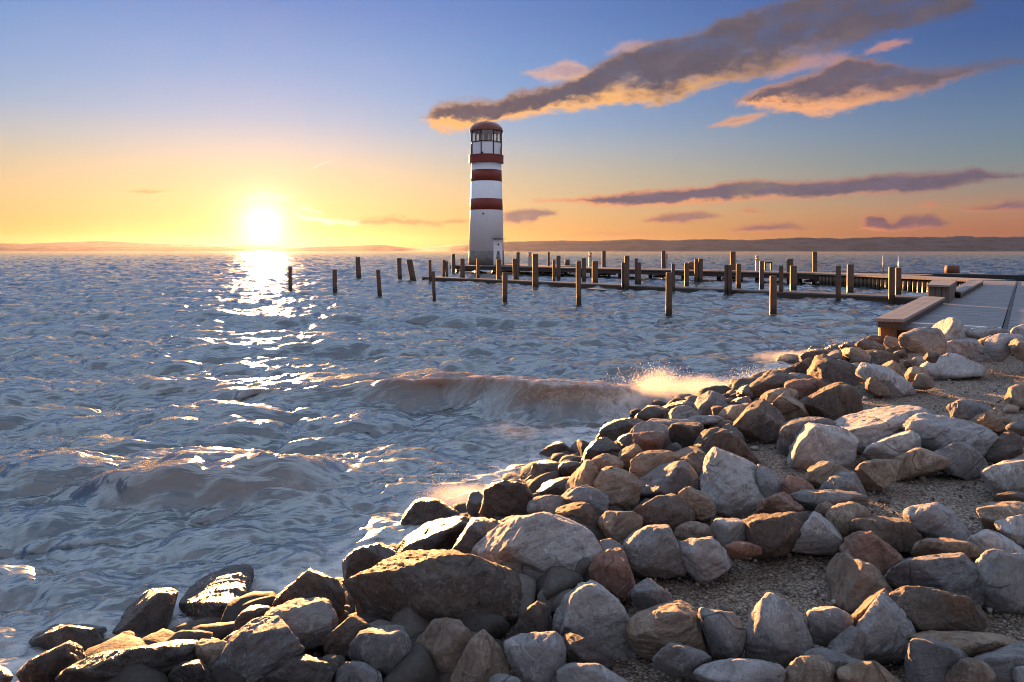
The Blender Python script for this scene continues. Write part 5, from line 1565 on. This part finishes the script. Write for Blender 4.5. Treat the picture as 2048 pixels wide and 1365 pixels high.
RUB = island_mat('shade_toned_rubble', [(0, c4(.035, .03, .027)), (.4, c4(.06, .052, .046)), (.75, c4(.10, .09, .08)), (1, c4(.17, .155, .14))])  # dark tones put the shade of the gaps into the stone colour
PEB = island_mat('pebble_stone', [(0, c4(.085, .075, .065)), (.35, c4(.17, .15, .13)), (.7, c4(.26, .235, .205)), (.92, c4(.40, .38, .35)), (1, c4(.24, .14, .10))])
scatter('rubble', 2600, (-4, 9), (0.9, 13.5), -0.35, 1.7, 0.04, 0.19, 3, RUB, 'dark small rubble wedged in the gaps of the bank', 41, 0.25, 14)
scatter('pebbles', 16000, (-1.5, 9), (1.2, 10.5), 1.0, 5.5, 0.006, 0.020, 1, PEB, 'loose pebbles strewn over the gravel', 42, 0.3, 12, lift=0.012)
scatter('rubble', 260, (-1.5, 9), (1.4, 10.5), 1.2, 4.5, 0.02, 0.06, 2, PEB, 'scattered fist sized stones on the gravel', 43, 0.3, 12, lift=0.012)

# ------------------------------------------------------------------ spray
def spray_mat():
    m, q, out = new_mat('spray_droplets')
    tl = q.n('ShaderNodeBsdfTranslucent'); tl.inputs[0].default_value = (.9, .9, .88, 1)
    df = q.n('ShaderNodeBsdfDiffuse'); df.inputs[0].default_value = (.8, .8, .8, 1)
    mx = q.n('ShaderNodeMixShader'); mx.inputs[0].default_value = 0.3
    q.t.links.new(tl.outputs[0], mx.inputs[1]); q.t.links.new(df.outputs[0], mx.inputs[2])
    q.t.links.new(mx.outputs[0], out.inputs[0])
    return m


SPRAY = spray_mat()


def spray(u, v, z, n, spread, up, side, seed, label, smin=0.0022, smax=0.0065, fingers=9):
    r = np.random.default_rng(seed)
    p0 = np.array(plane_pt(u, v, z))
    bv, bf = ICO[1]
    vv, ff = [], []
    fing = r.normal(size=(fingers, 3)) * np.array([.55, .3, .25]) + np.array([side, 0, 1.0])
    for k in range(n):
        dirv = fing[k % fingers] + r.normal(size=3) * .09
        t = r.uniform(0, 1) ** 1.7
        start = np.array([r.normal() * spread, r.normal() * spread * .4, 0])
        pos = p0 + start + dirv * up * t - np.array([0, 0, up * 0.45 * t * t])
        s = smin * (smax / smin) ** (r.uniform() ** 2.5)
        vv.append(bv * s + pos); ff.append(bf + k * len(bv))
    tag(link('water_spray', mesh_from('water_spray', np.concatenate(vv), np.concatenate(ff), SPRAY, True)), label, None, None, 'stuff')


spray(1335, 790, 0.12, 2600, 0.16, 0.42, -0.25, 1, 'fan of backlit orange spray where the wave meets the stones')
spray(1420, 790, 0.10, 3200, 0.42, 0.20, 0.1, 2, 'low orange spray along the stones beyond the wave', fingers=40)
spray(1530, 755, 0.10, 900, 0.20, 0.16, 0.1, 3, 'orange spray by the upper waterline stones', fingers=16)
spray(905, 1000, 0.05, 700, 0.10, 0.26, -0.25, 4, 'thin spray before the dark upright rock', 0.0012, 0.0034)
spray(985, 1010, 0.05, 700, 0.10, 0.14, 0.0, 5, 'splash beside the ragged wet stone', 0.0012, 0.0034, 14)
spray(1070, 960, 0.10, 700, 0.14, 0.14, 0.2, 6, 'splash between the mid bank stones', 0.0015, 0.004, 14)
spray(460, 1170, 0.06, 500, 0.07, 0.08, 0.1, 7, 'splash at the tip of the flat wave-washed slab', 0.001, 0.003, 12)
spray(1680, 690, 0.1, 400, 0.10, 0.18, -0.2, 8, 'far splash near the boardwalk corner', 0.0016, 0.0042, 12)
spray(1190, 795, 0.36, 900, 0.45, 0.06, 0.0, 9, 'droplets flying off the breaking crest', 0.0010, 0.0026, 40)


def mist(name, u, v, z, size, dens, seed, label):
    """fine spray hanging in the air, thinning out towards its rim"""
    c = plane_pt(u, v, z)
    m = bpy.data.materials.new(name)
    m.use_nodes = True
    m.node_tree.nodes.clear()
    q = G(m.node_tree)
    p = q.n('ShaderNodeTexCoord').outputs['Object']
    rel = q.v('MULTIPLY', p, (1 / size[0], 1 / size[1], 1 / size[2]))
    d = q.v('LENGTH', rel)
    nz = q.noise(q.v('ADD', q.v('MULTIPLY', p, (3.0, 3.0, 3.6)), (seed, 0, 0)), 1.0, 5.0, 0.65, 0.8)
    a = q.m('MULTIPLY', q.rng(q.m('ADD', d, q.m('MULTIPLY', q.m('SUBTRACT', nz, 0.5), 1.1)), 0.25, 0.95, 1.0, 0.0, True), dens)
    pv_ = q.n('ShaderNodeVolumePrincipled')
    pv_.inputs['Color'].default_value = (.95, .95, .95, 1)
    pv_.inputs['Anisotropy'].default_value = 0.3
    q.put(pv_.inputs['Density'], a)
    o_ = q.n('ShaderNodeOutputMaterial')
    m.node_tree.links.new(pv_.outputs[0], o_.inputs['Volume'])
    bv, bf = ICO[2]
    tag(link(name, mesh_from(name, bv * np.array(size) * 1.05, bf, m, True), None, c), label, None, None, 'stuff')


mist('spray_mist', 1410, 790, 0.12, (1.15, 0.45, 0.26), 2.2, 1.0, 'glowing orange mist where the wave breaks on the stones')
mist('spray_mist', 1310, 790, 0.20, (0.36, 0.25, 0.34), 2.4, 5.0, 'rising mist of the splash fan')
mist('spray_mist', 1120, 865, 0.06, (0.95, 0.45, 0.12), 0.35, 9.0, 'pale mist in front of the breaking wave')
mist('spray_mist', 1600, 715, 0.08, (0.9, 0.4, 0.14), 1.5, 3.0, 'faint mist along the upper waterline')
mist('spray_mist', 930, 1000, 0.02, (0.45, 0.3, 0.10), 2.5, 7.0, 'mist over the surf between the dark stones')
